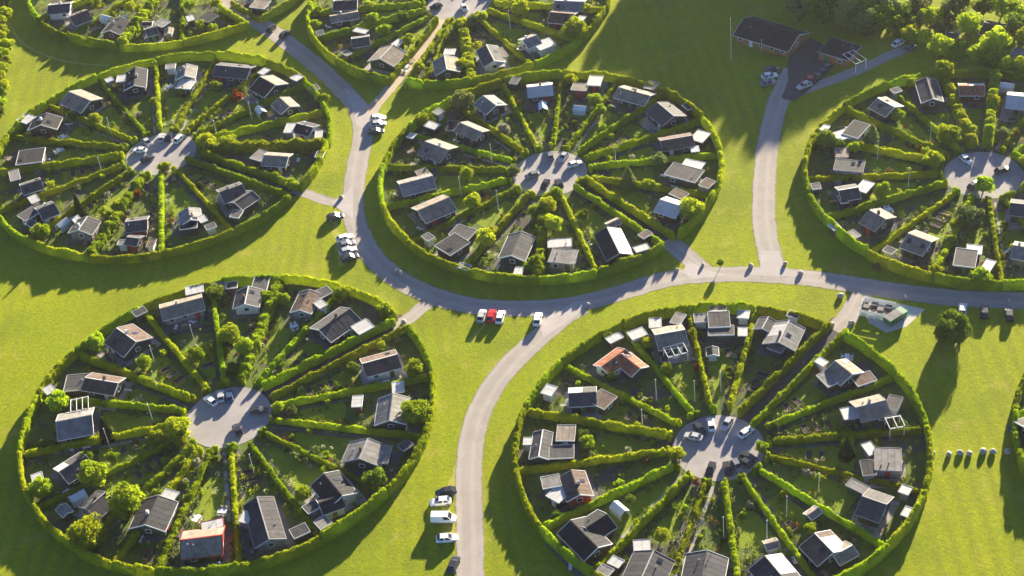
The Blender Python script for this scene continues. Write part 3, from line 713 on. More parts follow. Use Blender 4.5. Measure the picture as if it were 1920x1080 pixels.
# ring F
house([((619,31),(671,22),4.4,'g','t')], wallm=WALLS[0])
house([((659,73),(692,68),5.6,'g','s'), ((665,55),(688,60),2.0,'f','w')])
house([((737,84),(712,110),8.2,'g','t'), ((740,78),(752,82),3.2,'f','w')])
house([((833,104),(838,130),6.6,'g','t'), ((833,97),(853,97),2.8,'f','w')], wallm=WALLS[0])
house([((912,84),(927,114),6.0,'g','s'), ((930,92),(942,108),3.4,'f','t'), ((933,120),(946,118),3.0,'f','w')])
house([((980,76),(1006,66),5.6,'g','l'), ((1006,88),(1036,77),4.2,'f','w')])
house([((1032,23),(1077,27),6.4,'g','b')], wallm=WALLS[0])
house([((1040,1),(1096,3),6.0,'g','l')])
house([((625,3),(670,0),6.2,'g','d')])
# ring G
house([((130,32),(164,19),7.0,'g','b')])
house([((226,32),(205,57),6.2,'g','k')], trim=WHITE)
house([((272,56),(293,50),5.0,'g','s'), ((296,40),(312,46),3.2,'f','l')])
house([((380,28),(400,36),4.2,'f','k'), ((350,36),(364,32),3.2,'f','w')])
house([((90,10),(132,6),6.2,'g','s')])
house([((474,6),(502,9),4.4,'f','t')])
# ring H
house([((1918,800),(1945,790),6.0,'g','s')])

# clubhouse, its annexe, houses by the wood
house([((1394,35),(1498,66),10.6,'g','k')], name='clubhouse', label='long black-roofed clubhouse beside the dark asphalt yard', wallm=WALLORANGE, terrace=False, trim=WHITE)
house([((1546,84),(1602,100),7.6,'f','k')], name='annexe', label='low black-roofed annexe with orange timber wall beside the yard', wallm=WALLORANGE, terrace=False, trim=TRIMG)
house([((1845,42),(1880,50),7.0,'g','d')], name='house', label='dark-roofed house with red wall among the trees beyond the clubhouse', wallm=WALLRED, terrace=False)
house([((1700,20),(1722,26),6.0,'g','k')], name='house', label='small black-roofed house half hidden by trees beyond the track', terrace=False)
house([((1775,60),(1798,64),5.0,'g','s')], name='house', label='small slate-roofed house between bright trees beyond the track', terrace=False)
house([((1900,92),(1925,98),5.5,'g','l')], name='house', label='pale grey roofed house behind the tree row nearest the orange-white cottage', terrace=False)
def pergola(px0, px1, Wd, label):
    p, q = G(px0, 2.3), G(px1, 2.3); c = (p + q) / 2; L = (q - p).length; rz = math.atan2(q.y - p.y, q.x - p.x)
    root = empty('pergola', (c.x, c.y, 0), rz); tag(root, label, 'pergola', 'white pergolas')
    for sx in (-1, 1):
        for sy in (-1, 1): box('post', WHITE, root, (sx * (L / 2 - .06), sy * (Wd / 2 - .06), 1.15), (0.12, 0.12, 2.3))
    for sy in (-1, 1): box('beam', WHITE, root, (0, sy * (Wd / 2 - .06), 2.38), (L, 0.12, 0.16))
    n = max(2, int(L / 1.1))
    for i in range(n + 1): box('rafter', WHITE, root, (-L / 2 + L * i / n, 0, 2.52), (0.1, Wd, 0.12))
pergola((1592,112), (1612,104), 5.0, 'white timber pergola at the end of the black-roofed annexe')
pergola((133,762), (166,755), 3.5, 'white pergola behind the pale grey gabled cottage, ring with the red gable')
pergola((1248,662), (1285,652), 3.0, 'white pergola in front of the tan gabled cottage, ring with the orange roof')
pergola((1664,795), (1692,790), 2.8, 'white pergola beside a spoke hedge, ring with the orange roof')
pergola((1005,165), (1030,160), 2.6, 'white pergola behind the white gabled cottage, ring inside the road bend')

# ------------------------------------------------------------------ trees and shrubs
def sphere_dirs(n):
    v = nrg.normal(0, 1, (n, 3)); return v / np.linalg.norm(v, axis=1)[:, None]
def crown_mesh(name, material, nleaf, leaf, squash=0.85, clumps=30, seed=0):
    """unit-radius leafy crown, centre at z=0: clumps of leaves round an uneven volume"""
    D = sphere_dirs(clumps); rad = nrg.uniform(0.45, 0.82, clumps)[:, None]
    cc = D * rad; cs = nrg.uniform(0.22, 0.42, clumps)
    per = nrg.integers(0, clumps, nleaf); dd = sphere_dirs(nleaf)
    C = cc[per] + dd * (cs[per] * nrg.uniform(0.55, 1.0, nleaf) ** 0.5)[:, None]
    N = dd * 0.8 + D[per] * 0.5
    C[:, 2] *= squash
    return quads_mesh(name, C, N, nrg.uniform(leaf * .6, leaf * 1.2, nleaf), material, jitter=0.7)
def cone_mesh(name, material, nleaf):
    h = nrg.random(nleaf) ** 1.3; th = nrg.random(nleaf) * TAU; tier = 0.85 + 0.15 * np.sin(h * 40 + th * 2)
    r = 0.42 * (1 - h) ** 0.9 * tier * nrg.uniform(0.75, 1.0, nleaf) + 0.02
    C = np.stack([r * np.cos(th), r * np.sin(th), h], 1); N = np.stack([np.cos(th), np.sin(th), 0.5 + 0 * th], 1)
    return quads_mesh(name, C, N, nrg.uniform(.03, .06, nleaf), material, jitter=0.6)
CROWN = {}
for key, m_ in (('y', LEAFY), ('g', LEAFG), ('p', LEAFP), ('w', LEAFW)):
    CROWN[key] = [crown_mesh('crown_' + key, m_, 3200, 0.085, sq, 30, i) for i, sq in enumerate((0.85, 1.0, 0.75))]
CONE = {'p': cone_mesh('cone_pale', LEAFP, 2600), 'd': cone_mesh('cone_dark', LEAFD, 2600)}
BUSH = {key: [crown_mesh('bush_' + key, m_, 620, 0.15, sq, 12, i) for i, sq in enumerate((0.8, 0.95))] for key, m_ in
        (('y', LEAFY), ('g', LEAFG), ('p', LEAFP), ('r', LEAFR), ('o', LEAFO), ('w', LEAFW))}
TRUNK = {}
def trunk_mesh():
    if 'm' in TRUNK: return TRUNK['m']
    V = []; F = []
    def limb(p0, p1, r0, r1, n=7):
        me = tube_mesh('tmp', p0, p1, r0, r1, BARK, n); k = len(V)
        V.extend([v.co.copy() for v in me.vertices]); F.extend([tuple(k + i for i in p.vertices) for p in me.polygons]); bpy.data.meshes.remove(me)
    limb((0, 0, -.02), (0.02, 0, .45), .05, .04); limb((0.02, 0, .44), (0, 0.03, .72), .04, .02)
    for i in range(6):
        t = i * 1.05 + .3; z = .36 + .05 * i
        limb((0.01, 0, z), (0.27 * math.cos(t), 0.27 * math.sin(t), z + .2), .022, .008, 5)
    TRUNK['m'] = mesh('trunk', V, F, BARK, True); return TRUNK['m']
TREEPH = {}
LEAFWORD = {'y': 'yellow-green', 'g': 'mid green', 'p': 'pale green', 'w': 'white-blossomed'}
def tree(px, r, h, kind='y', label=None, cone=False, group=None, world=None):
    """px = crown middle in the photo; trunk base follows from the crown height"""
    zc = h * 0.5 if cone else h - r * 0.85
    if world is not None: p = Vector(world)
    else: p = G(px, max(zc, 0.3))
    root = empty('conifer' if cone else 'tree', (p.x, p.y, 0), rng.random() * TAU)
    if cone:
        cr = link('crown', CONE[kind], root); cr.scale = (r * 2.3, r * 2.3, h * .97); cr.location = (0, 0, 0.03 * h)
        tk = link('trunk', trunk_mesh(), root); tk.scale = (h * .6, h * .6, h * .35)
    else:
        cr = link('crown', rng.choice(CROWN[kind]), root); cr.scale = (r, r * rng.uniform(.88, 1.1), r); cr.location = (0, 0, max(zc, r * .8)); cr.rotation_euler = (0, 0, rng.random() * TAU)
        tk = link('trunk', trunk_mesh(), root); tk.scale = (r * 1.5, r * 1.5, max(zc, r * .8) * 1.3)
    size = 'large' if r > 2.8 else 'small' if r < 1.7 else 'round'
    kw = ('conical pale conifer' if kind == 'p' else 'dark conical conifer') if cone else '%s %s tree' % (size, LEAFWORD[kind])
    tag(root, label or '%s %s' % (kw, place_phrase(p)), 'tree', group or 'garden trees')
    FOOT.append((p.x, p.y, r)); return root
T = [ # ring E
 (1250,690,1.2,2.4,'y'),(1146,706,1.4,2.6,'g'),(1213,642,1.4,2.6,'y'),(1430,838,1.3,2.4,'y'),(1100,828,1.6,2.8,'y'),(1090,815,1.3,2.4,'g'),(1140,632,1.3,2.4,'g'),
 (1268,850,1.5,2.6,'y'),(1240,1003,1.4,2.6,'y'),(1300,625,1.0,2.2,'y'),(1450,800,1.0,2.0,'g'),(1180,935,1.0,2.0,'g'),(1043,965,1.1,2.2,'g'),(1638,870,1.0,2.2,'g'),(1520,990,1.2,2.2,'y'),
 # ring D
 (105,752,2.6,4.4,'y'),(180,888,3.0,5.0,'y'),(232,942,3.4,5.6,'y'),(168,1000,3.6,5.6,'y'),(76,914,2.4,4.2,'y'),(430,625,2.3,4.0,'y'),(456,652,2.1,3.8,'y'),(640,552,2.0,3.6,'y'),
 (722,580,1.9,3.4,'y'),(774,690,2.1,4.0,'y'),(782,772,2.9,5.0,'y'),(705,896,2.2,4.0,'g'),(338,802,2.6,4.2,'y'),(292,820,1.7,3.0,'y'),(336,826,1.7,2.8,'y'),(178,640,2.1,3.8,'y'),
 (404,548,2.0,3.6,'g'),(366,668,1.9,2.8,'y'),(268,680,1.6,2.6,'y'),(566,926,1.6,2.8,'y'),(500,555,1.5,2.8,'y'),(530,560,1.5,2.8,'y'),(520,765,1.3,2.4,'y'),(547,770,1.2,2.2,'p'),
 (160,862,1.6,3.0,'y'),(210,855,1.3,2.6,'y'),(435,690,1.4,2.4,'g'),(660,690,1.4,2.4,'g'),(715,648,1.1,2.2,'y'),
 # ring B
 (1294,392,3.0,4.8,'y'),(886,376,2.1,3.8,'y'),(908,446,2.4,4.4,'y'),(868,190,3.0,4.8,'p'),(1003,395,1.7,3.2,'y'),(1025,385,2.0,3.8,'y'),(1036,418,2.2,4.2,'y'),(1012,432,1.7,3.2,'g'),
 (1006,488,1.8,3.4,'y'),(990,500,1.4,2.6,'y'),(1095,402,1.4,2.8,'g'),(873,328,1.7,3.2,'y'),(1070,148,1.6,3.2,'y'),(1115,185,1.7,3.0,'y'),(1125,205,1.5,2.8,'y'),(1215,345,1.5,2.8,'y'),
 (1090,340,1.3,2.4,'y'),(965,318,1.4,2.4,'p'),(790,225,1.9,3.4,'y'),(1235,300,1.9,3.2,'p'),(945,240,1.6,2.6,'w'),(1040,365,1.7,2.8,'y'),(810,222,1.5,2.8,'g'),
 # ring A
 (386,266,2.6,4.2,'y'),(430,268,2.3,3.8,'y'),(76,434,2.2,3.8,'y'),(406,160,1.6,3.0,'y'),(290,190,1.4,2.6,'y'),(196,400,1.5,2.4,'y'),(220,385,1.6,2.6,'y'),(242,368,1.3,2.4,'y'),
 (308,312,1.6,2.6,'y'),(180,222,1.6,2.4,'y'),(605,185,1.6,3.0,'y'),(135,218,1.3,2.6,'g'),(545,345,1.7,3.0,'y'),(520,330,1.5,2.6,'y'),(340,170,1.2,2.2,'y'),(96,345,1.0,2.2,'y'),
 # ring C
 (1750,298,2.4,4.0,'y'),(1780,250,2.6,4.4,'y'),(1845,345,2.2,3.8,'y'),(1655,352,1.8,3.4,'y'),(1822,408,2.7,4.2,'p'),(1840,520,2.4,3.8,'y'),(1600,275,1.6,3.0,'y'),(1547,265,2.4,3.8,'g'),
 (1572,272,1.8,3.2,'g'),(1770,128,2.4,5.2,'y'),(1865,142,1.7,3.8,'y'),(1815,245,1.9,2.8,'y'),(1795,420,1.5,2.8,'y'),(1786,450,1.5,2.8,'g'),(1755,505,1.5,2.8,'y'),(1860,190,1.6,3.0,'y'),
 (1682,215,1.8,3.0,'y'),(1710,155,1.6,2.8,'y'),(1905,465,1.3,2.4,'y'),(1885,250,1.6,2.6,'p'),(1925,300,1.6,3.0,'y'),(1735,285,1.2,2.2,'y'),
 # ring F
 (974,14,2.6,4.6,'y'),(1078,58,3.6,5.4,'y'),(764,74,2.0,3.8,'y'),(698,35,1.9,3.4,'y'),(720,55,1.9,3.6,'y'),(755,30,1.8,3.2,'g'),(595,20,1.7,3.2,'y'),(592,44,1.5,3.0,'y'),(860,45,1.7,3.2,'y'),
 (905,30,1.6,3.0,'y'),(865,120,1.6,3.0,'y'),(785,125,1.7,3.2,'y'),(1095,15,1.7,3.2,'y'),(885,40,1.8,2.8,'p'),(690,10,1.6,3.0,'y'),(895,85,1.3,2.6,'y'),
 # ring G
 (378,50,1.7,2.8,'y'),(398,52,1.5,2.6,'y'),(245,12,1.7,3.2,'y'),(262,20,1.5,2.8,'y'),(355,8,1.6,3.0,'y'),(405,5,1.7,3.0,'y'),(180,8,1.5,2.8,'y')]
for t in T: tree(t[:2], t[2], t[3], t[4])
tree((1178,332), 2.2, 5.0, 'p', cone=True); tree((1636,252), 2.2, 4.8, 'p', cone=True); tree((146,386), 1.5, 6.0, 'd', cone=True); tree((196,805), 1.7, 5.6, 'd', cone=True)
tree((1588,840), 1.6, 4.4, 'd', cone=True)
lone = tree((1786,612), 2.9, 5.4, 'g', 'tall dense green tree standing alone on the lawn by the container pad', group='lone lawn trees')
for ch in lone.children:
    if ch.name.startswith('crown'): ch.data = crown_mesh('dense_crown', LEAFG, 11000, 0.07, 1.0, 60); ch.location.z = 2.75; ch.scale = (3.4, 3.2, 3.3)
tree((1350,492), 0.8, 2.2, 'g', 'small young tree on the verge at the road junction', group='lone lawn trees')
WOODG = 'trees beyond the track'
rowpx = [(1655,36,3.4,6,'y'),(1678,46,2.9,5,'y'),(1708,62,2.6,4.6,'y'),(1736,70,2.3,4.2,'y'),(1768,86,3.0,5.4,'y'),(1802,90,2.6,4.6,'y'),(1830,98,2.4,4.4,'y'),(1858,106,2.4,4.4,'y'),(1890,118,2.2,4.2,'y'),(1915,124,2.2,4.2,'y'),
         (1746,30,3.0,6,'y'),(1820,44,3.2,6.2,'y'),(1868,78,4.2,7.4,'y'),(1880,8,3.2,6.0,'y'),(1620,40,3.6,6.6,'p'),(1590,24,4.2,8,'p'),(1545,14,4.2,8,'g'),(1500,6,4.0,8,'p'),(1610,6,4.2,8,'y'),(1660,8,4.0,7.4,'p'),  # some leaves made paler to imitate hazy light on the thicket
         (1690,24,3.0,5.4,'g'),(1720,8,3.4,6,'p'),(1780,20,3.0,5.6,'p'),(1800,4,3.2,6,'g'),(1905,50,3.4,6.2,'g'),(1925,75,3.0,5.6,'y'),(1845,12,2.8,5,'g'),(1715,40,2.4,4.4,'g'),(1765,52,2.4,4.4,'p'),(1900,20,3,5.6,'y')]
for x, y, r, h, kd in rowpx:
    front = (y > 30 and abs(y - (36 + (x - 1655) * 0.335)) < 12)
    tree((x, y), r, h, kd, '%s %s tree %s' % ('broad' if r >= 3.6 else 'middling' if r >= 2.9 else 'slender', LEAFWORD[kd], 'in the row edging the shaded field past the track' if front else 'in the thicket behind the tree row past the track'), group=WOODG)
# boundary trees along the left edge, beside ring G
for i in range(16):
    px = (4 + rng.uniform(-9, 5), -20 + i * 15)
    tree(px, rng.uniform(1.8, 2.6), rng.uniform(3.6, 5.0), rng.choice('yyg'), 'leafy tree in the boundary row beside the hay-coloured corner lawn', group='boundary row of trees')
# the tall wood whose long shadow lies over the clubhouse field (its crowns stand above the picture's upper edge)
for i in range(14):
    edge = G((1140 + i * 32, 100 + 115 * math.sin(min(1, i / 9) * 1.57) - max(0, i - 10) * 11))
    u_ = Vector((SDIR.x, SDIR.y, 0)).normalized()
    for fr, back in ((1.0, 0), (0.72, 5), (0.45, 8)):
        hgt = rng.uniform(16, 19) if fr == 1 else rng.uniform(16, 18) * fr
        p = edge + u_ * (14.5 / math.tan(SUN_EL) + rng.uniform(-3, 3) - back) + Vector((rng.uniform(-1.5, 1.5), 0, 0))
        tree(None, rng.uniform(5.2, 6.4) * (1 if fr == 1 else .8), hgt, 'g', 'tall tree of the wood standing behind the clubhouse field', group='tall trees of the wood', world=(p.x, p.y, 0))

NB = [0]
def shrub(p, r, kd, label=None, group=None):
    o = link('shrub', rng.choice(BUSH[kd])); o.location = (p[0], p[1], r * .72); o.scale = (r, r * rng.uniform(.8, 1.15), r * rng.uniform(.85, 1.1)); o.rotation_euler = (0, 0, rng.random() * TAU)
    wd = {'y': 'yellow-green', 'g': 'green', 'p': 'pale green', 'r': 'red-leaved', 'o': 'bronze-leaved', 'w': 'white-flowered'}[kd]
    ph = place_phrase(p)
    tag(o, label or 'small %s shrub %s' % (wd, ph), 'shrub', group or 'small %s shrubs %s' % (wd, ph)); NB[0] += 1
shrub(G((445,180), .8), 1.5, 'r'); shrub(G((440,188), .6), 1.0, 'r'); shrub(G((256,364), .8), 1.3, 'r'); shrub(G((1308,690), .6), 1.0, 'r'); shrub(G((1306,905), .5), 0.9, 'r')
for p_ in ((1725,280), (1742,270), (1640,500), (1725,507), (1905,250), (1210,860)): shrub(G(p_, .6), 1.1, 'o')
for k in RINGS:
    if k == 'H': continue
    c, r = RINGS[k]; ss = [a for a, _ in SANG[k]]; edges = ([0.05] + ss + [TAU - 0.05]) if k in ENTRY else ss
    for a, b in zip(edges[:-1], edges[1:]):
        for q in range({'D': 4, 'E': 4, 'B': 4, 'A': 3, 'C': 3, 'F': 3, 'G': 1}[k]):
            if NB[0] > 296: break
            rr = rng.uniform(11.5, r - 3.0); side = rng.random() < .5; off = rng.uniform(1.3, 2.4) / rr
            t = EANG[k] - ((a + off) if side else (b - off)); p = (c[0] + rr * math.cos(t), c[1] + rr * math.sin(t))
            u, v = p[0], p[1]
            if v < 170 or v > 425: continue
            rad = rng.choice([.5, .6, .7, .85, 1.0])
            if any((u - f[0]) ** 2 + (v - f[1]) ** 2 < (f[2] + rad) ** 2 for f in FOOT): continue
            shrub(p, rad, rng.choice('yyygggpwo'))

# low mixed planting along the hedges and in the beds: nobody could count it
def planting(k):
    c, r = RINGS[k]; ss = [a for a, _ in SANG[k]]; edges = ([0.05] + ss + [TAU - 0.05]) if k in ENTRY else (ss + [ss[0] + TAU])
    bag = {m_.name: [[], [], []] for m_ in (LEAFY, LEAFG, LEAFP, LEAFW, LEAFR, LEAFO)}
    for a, b in zip(edges[:-1], edges[1:]):
        style = rng.choice([LEAFG, LEAFY, LEAFP, LEAFG])
        for q in range(rng.randint(55, 130)):
            rr = math.sqrt(rng.uniform(10.5 ** 2, (r - 1.6) ** 2)); half = (b - a) / 2 - 0.7 / rr
            if half <= 0: continue
            e = rng.random() ** (0.35 if rng.random() < .75 else 1.0); t = EANG[k] - ((a + b) / 2 + rng.choice((-1, 1)) * half * e)
            x, y = c[0] + rr * math.cos(t), c[1] + rr * math.sin(t); sz = rng.choice([.25, .3, .4, .5, .65, .8])
            if any((x - f[0]) ** 2 + (y - f[1]) ** 2 < (f[2] * .8) ** 2 for f in FOOT): continue
            m_ = style if rng.random() < .55 else (LEAFR if rng.random() < .04 else rng.choice([LEAFG, LEAFY, LEAFP, LEAFW, LEAFG, LEAFP, LEAFO]))
            n = int(16 + 30 * sz); d = sphere_dirs(n); d[:, 2] = np.abs(d[:, 2]); B = bag[m_.name]
            B[0].append(np.array([x, y, sz * .15]) + d * np.array([sz, sz, sz * rng.uniform(1.0, 1.8)]) * nrg.uniform(.5, 1, (n, 1))); B[1].append(d); B[2].append(nrg.uniform(.07, .15, n))
    for nm, (C, N, S) in bag.items():
        if C: tag(link('border_planting', quads_mesh('border_planting', np.concatenate(C), np.concatenate(N), np.concatenate(S), MATS[nm])), 'mixed low border plants and bedding along the hedges, %s' % RPHRASE[k], 'planting', kind='stuff')
for k in RINGS: planting(k)
# ------------------------------------------------------------------ cars
PAINT = {n: mat('car_paint_' + n, c, 0.25, 0.5, 0.02, 0.5) for n, c in
         (('white', (0.82, 0.82, 0.80)), ('silver', (0.48, 0.48, 0.50)), ('dark', (0.035, 0.037, 0.045)), ('red', (0.50, 0.02, 0.025)), ('blue', (0.05, 0.09, 0.20)), ('grey', (0.20, 0.20, 0.22)))}
TYRE = mat('tyre_rubber', (0.02, 0.02, 0.02), 0.9); RIM = mat('wheel_rim', (0.5, 0.5, 0.5), 0.35, 0.5, 0.02); LAMP = mat('lamp_glass', (0.75, 0.74, 0.7), 0.15, 0.5, 0.02); TAIL = mat('tail_lamp', (0.45, 0.02, 0.02), 0.2, 0.5, 0.02)
def loft(name, secs, material):
    V = [v for s in secs for v in s]; n = len(secs[0]); F = []
    for i in range(len(secs) - 1):
        for j in range(n): a = i * n + j; b = i * n + (j + 1) % n; F.append((a, b, b + n, a + n))
    F.append(tuple(range(n - 1, -1, -1))); F.append(tuple(range((len(secs) - 1) * n, len(secs) * n)))
    return mesh(name, V, F, material, False)
def car_proto(paint, van=False):
    root = empty('van' if van else 'car', (0, 0, -50)); P = PAINT[paint]
    def sec(x, hw, z0, z1, tuck=.88):
        return [(x, -hw * tuck, z0), (x, -hw, z0 + (z1 - z0) * .35), (x, -hw, z0 + (z1 - z0) * .75), (x, -hw * .9, z1), (x, hw * .9, z1), (x, hw, z0 + (z1 - z0) * .75), (x, hw, z0 + (z1 - z0) * .35), (x, hw * tuck, z0)]
    if van: prof = [(-2.45, .80, .35, 1.05), (-2.38, .92, .25, 1.15), (-1.0, .95, .22, 1.15), (1.0, .95, .22, 1.12), (1.9, .93, .22, 1.05), (2.35, .86, .26, .88), (2.48, .75, .36, .72)]
    else: prof = [(-2.12, .70, .38, .78), (-2.02, .82, .28, .92), (-1.2, .88, .20, .95), (0.9, .88, .20, .93), (1.6, .86, .22, .84), (2.02, .78, .28, .70), (2.14, .66, .36, .60)]
    body = link('body', loft('car_body', [sec(*p) for p in prof], P), root)
    top = 1.98 if van else 1.46; zb = 1.08 if van else .90
    if van: cab = [(-2.36, .86, zb), (-2.28, .80, top), (1.05, .80, top), (1.75, .86, zb)]
    else: cab = [(-1.85, .78, zb), (-1.25, .64, top), (0.25, .64, top), (1.05, .78, zb)]
    def frame(x, hw, z): return (x, -hw, z), (x, hw, z)
    q = [frame(*c_) for c_ in cab]; V = [v for a in q for v in a]
    link('cabin', mesh('cabin', V, [(2, 4, 5, 3), (0, 2, 3, 1), (4, 6, 7, 5), (0, 6, 4, 2), (1, 3, 5, 7)], P), root)
    def inset(pts, k=.86, out=.012):
        c_ = sum((Vector(p) for p in pts), Vector()) / len(pts); n = (Vector(pts[1]) - Vector(pts[0])).cross(Vector(pts[2]) - Vector(pts[0])).normalized()
        if n.dot(c_ - Vector((0, 0, 1.0))) < 0: n = -n
        return [c_ + (Vector(p) - c_) * k + n * out for p in pts]
    link('windscreen', mesh('windscreen', inset([V[4], V[6], V[7], V[5]]), [(0, 1, 2, 3)], GLASS), root)
    if not van: link('rear_window', mesh('rear_window', inset([V[0], V[2], V[3], V[1]]), [(0, 1, 2, 3)], GLASS), root)
    for sgn in (0, 1):
        a = [Vector(V[0 + sgn]), Vector(V[2 + sgn]), Vector(V[4 + sgn]), Vector(V[6 + sgn])]
        if van:
            lo = 0.62; pts = [a[0].lerp(a[3], lo), a[1].lerp(a[2], lo), a[2], a[3]]
            link('side_window', mesh('side_window', inset(pts, .8), [(0, 1, 2, 3)], GLASS), root)
        else:
            for f0, f1 in ((0.0, .46), (.52, 1.0)):
                pts = [a[0].lerp(a[3], f0), a[1].lerp(a[2], f0), a[1].lerp(a[2], f1), a[0].lerp(a[3], f1)]
                link('side_window', mesh('side_window', inset(pts, .84), [(0, 1, 2, 3)], GLASS), root)
    wx = (-1.45, 1.5) if van else (-1.28, 1.3)
    for x in wx:
        for s in (-1, 1):
            wh = link('wheel', WHEEL[0], root); wh.location = (x, s * .82, .32)
            rm = link('rim', WHEEL[1], wh); rm.location = (0, s * .105, 0)
    fx = prof[-1][0]; rx = prof[0][0]
    for s in (-1, 1):
        box('headlight', LAMP, root, (fx - .10, s * .52, .58 if not van else .74), (.14, .26, .12)); box('tail_light', TAIL, root, (rx + .06, s * .56, .72 if not van else .95), (.12, .2, .14))
    for s in (-1, 1): box('wing_mirror', P, root, (.78 if not van else 1.45, s * .95, .98 if not van else 1.22), (.12, .18, .12))
    return root
WHEEL = (tube_mesh('tyre', (0, -.1, 0), (0, .1, 0), .32, .32, TYRE, 16), tube_mesh('rim', (0, -.01, 0), (0, .01, 0), .19, .19, RIM, 12))
PROTO = {}
USED = set()
def car(px, dirpx, paint, label, van=False, group='parked cars', z=0.02):
    key = (paint, van)
    if key not in PROTO: PROTO[key] = car_proto(paint, van)
    p = G(px, .6); q = G((px[0] + dirpx[0], px[1] + dirpx[1]), .6); a = math.atan2(q.y - p.y, q.x - p.x)
    o = PROTO[key] if key not in USED else copy_tree(PROTO[key]); USED.add(key)
    o.scale = (.9, .9, .9); o.location = (p.x, p.y, z); o.rotation_euler = (0, 0, a); tag(o, label, 'van' if van else 'car', group)
def plab(c_, p, n): return '%s car parked %s' % (c_, p)
for px, d, c_, l in [
 ((708,221),(10,-1),'white','white car, uppermost of three on the verge beside the loop road fork'),((709,232),(10,-1),'silver','silver car, middle of three on the verge beside the loop road fork'),((705,246),(10,-1),'dark','dark car, last of three on the verge beside the loop road fork'),
 ((628,406),(10,-2),'dark','dark car alone on the lawn beside the spur junction'),((646,446),(10,-3),'white','white car, first of four on the lawn below the spur junction'),((650,458),(10,-3),'grey','grey car, second of four on the lawn below the spur junction'),
 ((652,470),(10,-3),'silver','silver car, third of four on the lawn below the spur junction'),((656,483),(10,-3),'dark','dark car, last of four on the lawn below the spur junction'),
 ((903,592),(3,-10),'silver','silver car beside the red car on the lawn by the road bend'),((921,592),(3,-10),'red','red car parked on the lawn by the road bend'),((938,594),(3,-10),'white','white car beside the red car on the lawn by the road bend'),((1008,598),(2,-10),'white','white car alone on the lawn beside the road junction mouth'),
 ((1805,580),(1,-10),'white','white car on the grass beside the lone tall tree'),((1846,584),(0,-10),'dark','dark car on the grass between the white car and another dark one'),((1892,589),(-1,-10),'dark','dark car on the grass, farthest of three from the lone tree'),
 ((836,922),(-10,2),'dark','dark car, first in the row with the white van'),((826,940),(-10,1),'white','white car between the dark car and the white van'),((838,1009),(10,-1),'white','white car parked beyond the white van by the curving road'),((850,1058),(4,-10),'dark','dark car at the road edge below the parked van row'),
 ((509,52),(8,-10),'dark','dark car standing in for a dark shape at the mouth of the boundary ring path'),((534,64),(9,-8),'dark','dark car standing in for a dark shape beside the road near the boundary ring path'),  # both cars added in place of unidentified elongated dark shapes
 ((1448,130),(10,-2),'dark','dark car, first in the row left of the clubhouse yard'),((1443,142),(10,-2),'white','white car in the row left of the clubhouse yard'),((1440,155),(10,-2),'grey','grey car in the row left of the clubhouse yard'),
 ((1548,127),(-10,5),'dark','black car beside the annexe, first of its row'),((1540,136),(-10,5),'dark','black car beside the annexe, second of its row'),((1531,145),(-10,5),'dark','black car beside the annexe, third of its row'),
 ((1516,150),(-10,4),'red','red car in the row beside the annexe'),((1508,160),(-10,4),'silver','silver car at the end of the row beside the annexe'),
 ((1685,80),(10,-6),'white','white car parked at the track end below the tree row'),((1705,90),(10,-6),'grey','grey car parked at the track end below the tree row')]:
    car(px, d, c_, l)
car((831,972), (10, 0), 'white', 'white van parked on the lawn beside the curving road', True)
PZ = {'A': [(270,262,'silver'),(262,281,'white'),(302,250,'silver'),(345,253,'white'),(276,297,'dark'),(322,248,'dark')], 'B': [(1032,284,'grey'),(1062,288,'silver'),(998,328,'grey'),(1090,303,'white'),(1022,345,'dark'),(1048,343,'dark')],
      'C': [(1800,290,'white'),(1879,318,'dark'),(1826,346,'dark')], 'D': [(386,744,'white'),(411,737,'silver'),(430,742,'blue'),(492,768,'dark'),(445,805,'dark')],
      'E': [(1333,795,'white'),(1363,794,'silver'),(1405,807,'white'),(1300,818,'silver'),(1312,804,'dark'),(1407,858,'dark'),(1332,880,'dark'),(1366,883,'dark'),(1384,875,'grey'),(1400,868,'dark')],
      'F': [(814,12,'dark'),(870,14,'white')]}
for k, L in PZ.items():
    c = G((0, 0)); cc = RINGS[k][0]; cnt = {}
    for x, y, c_ in L:
        p = G((x, y), .6); d = Vector((p.x - cc[0], p.y - cc[1], 0)); dd = d.length
        if dd > 5.9: d *= 5.9 / dd
        p2 = Vector((cc[0] + d.x, cc[1] + d.y, 0)); key = (c_, False)
        if key not in PROTO: PROTO[key] = car_proto(c_)
        o = PROTO[key] if key not in USED else copy_tree(PROTO[key]); USED.add(key)
        o.scale = (.80, .80, .80); o.location = (p2.x, p2.y, .036); o.rotation_euler = (0, 0, math.atan2(d.y, d.x) + rng.uniform(-.2, .2) + (math.pi if rng.random() < .3 else 0))
        cw = int(round((((EANG[k] - math.atan2(d.y, d.x)) % TAU) / TAU) * 12)) % 12
        tag(o, '%s car on round plaza, near %s hedge clockwise from %s, %s' % ('black' if c_ == 'dark' else c_, ORD[max(1, sum(1 for s, _ in SANG[k] if s < (EANG[k] - math.atan2(d.y, d.x)) % TAU))], REF[k], RPHRASE[k]), 'car', 'cars on the plazas')

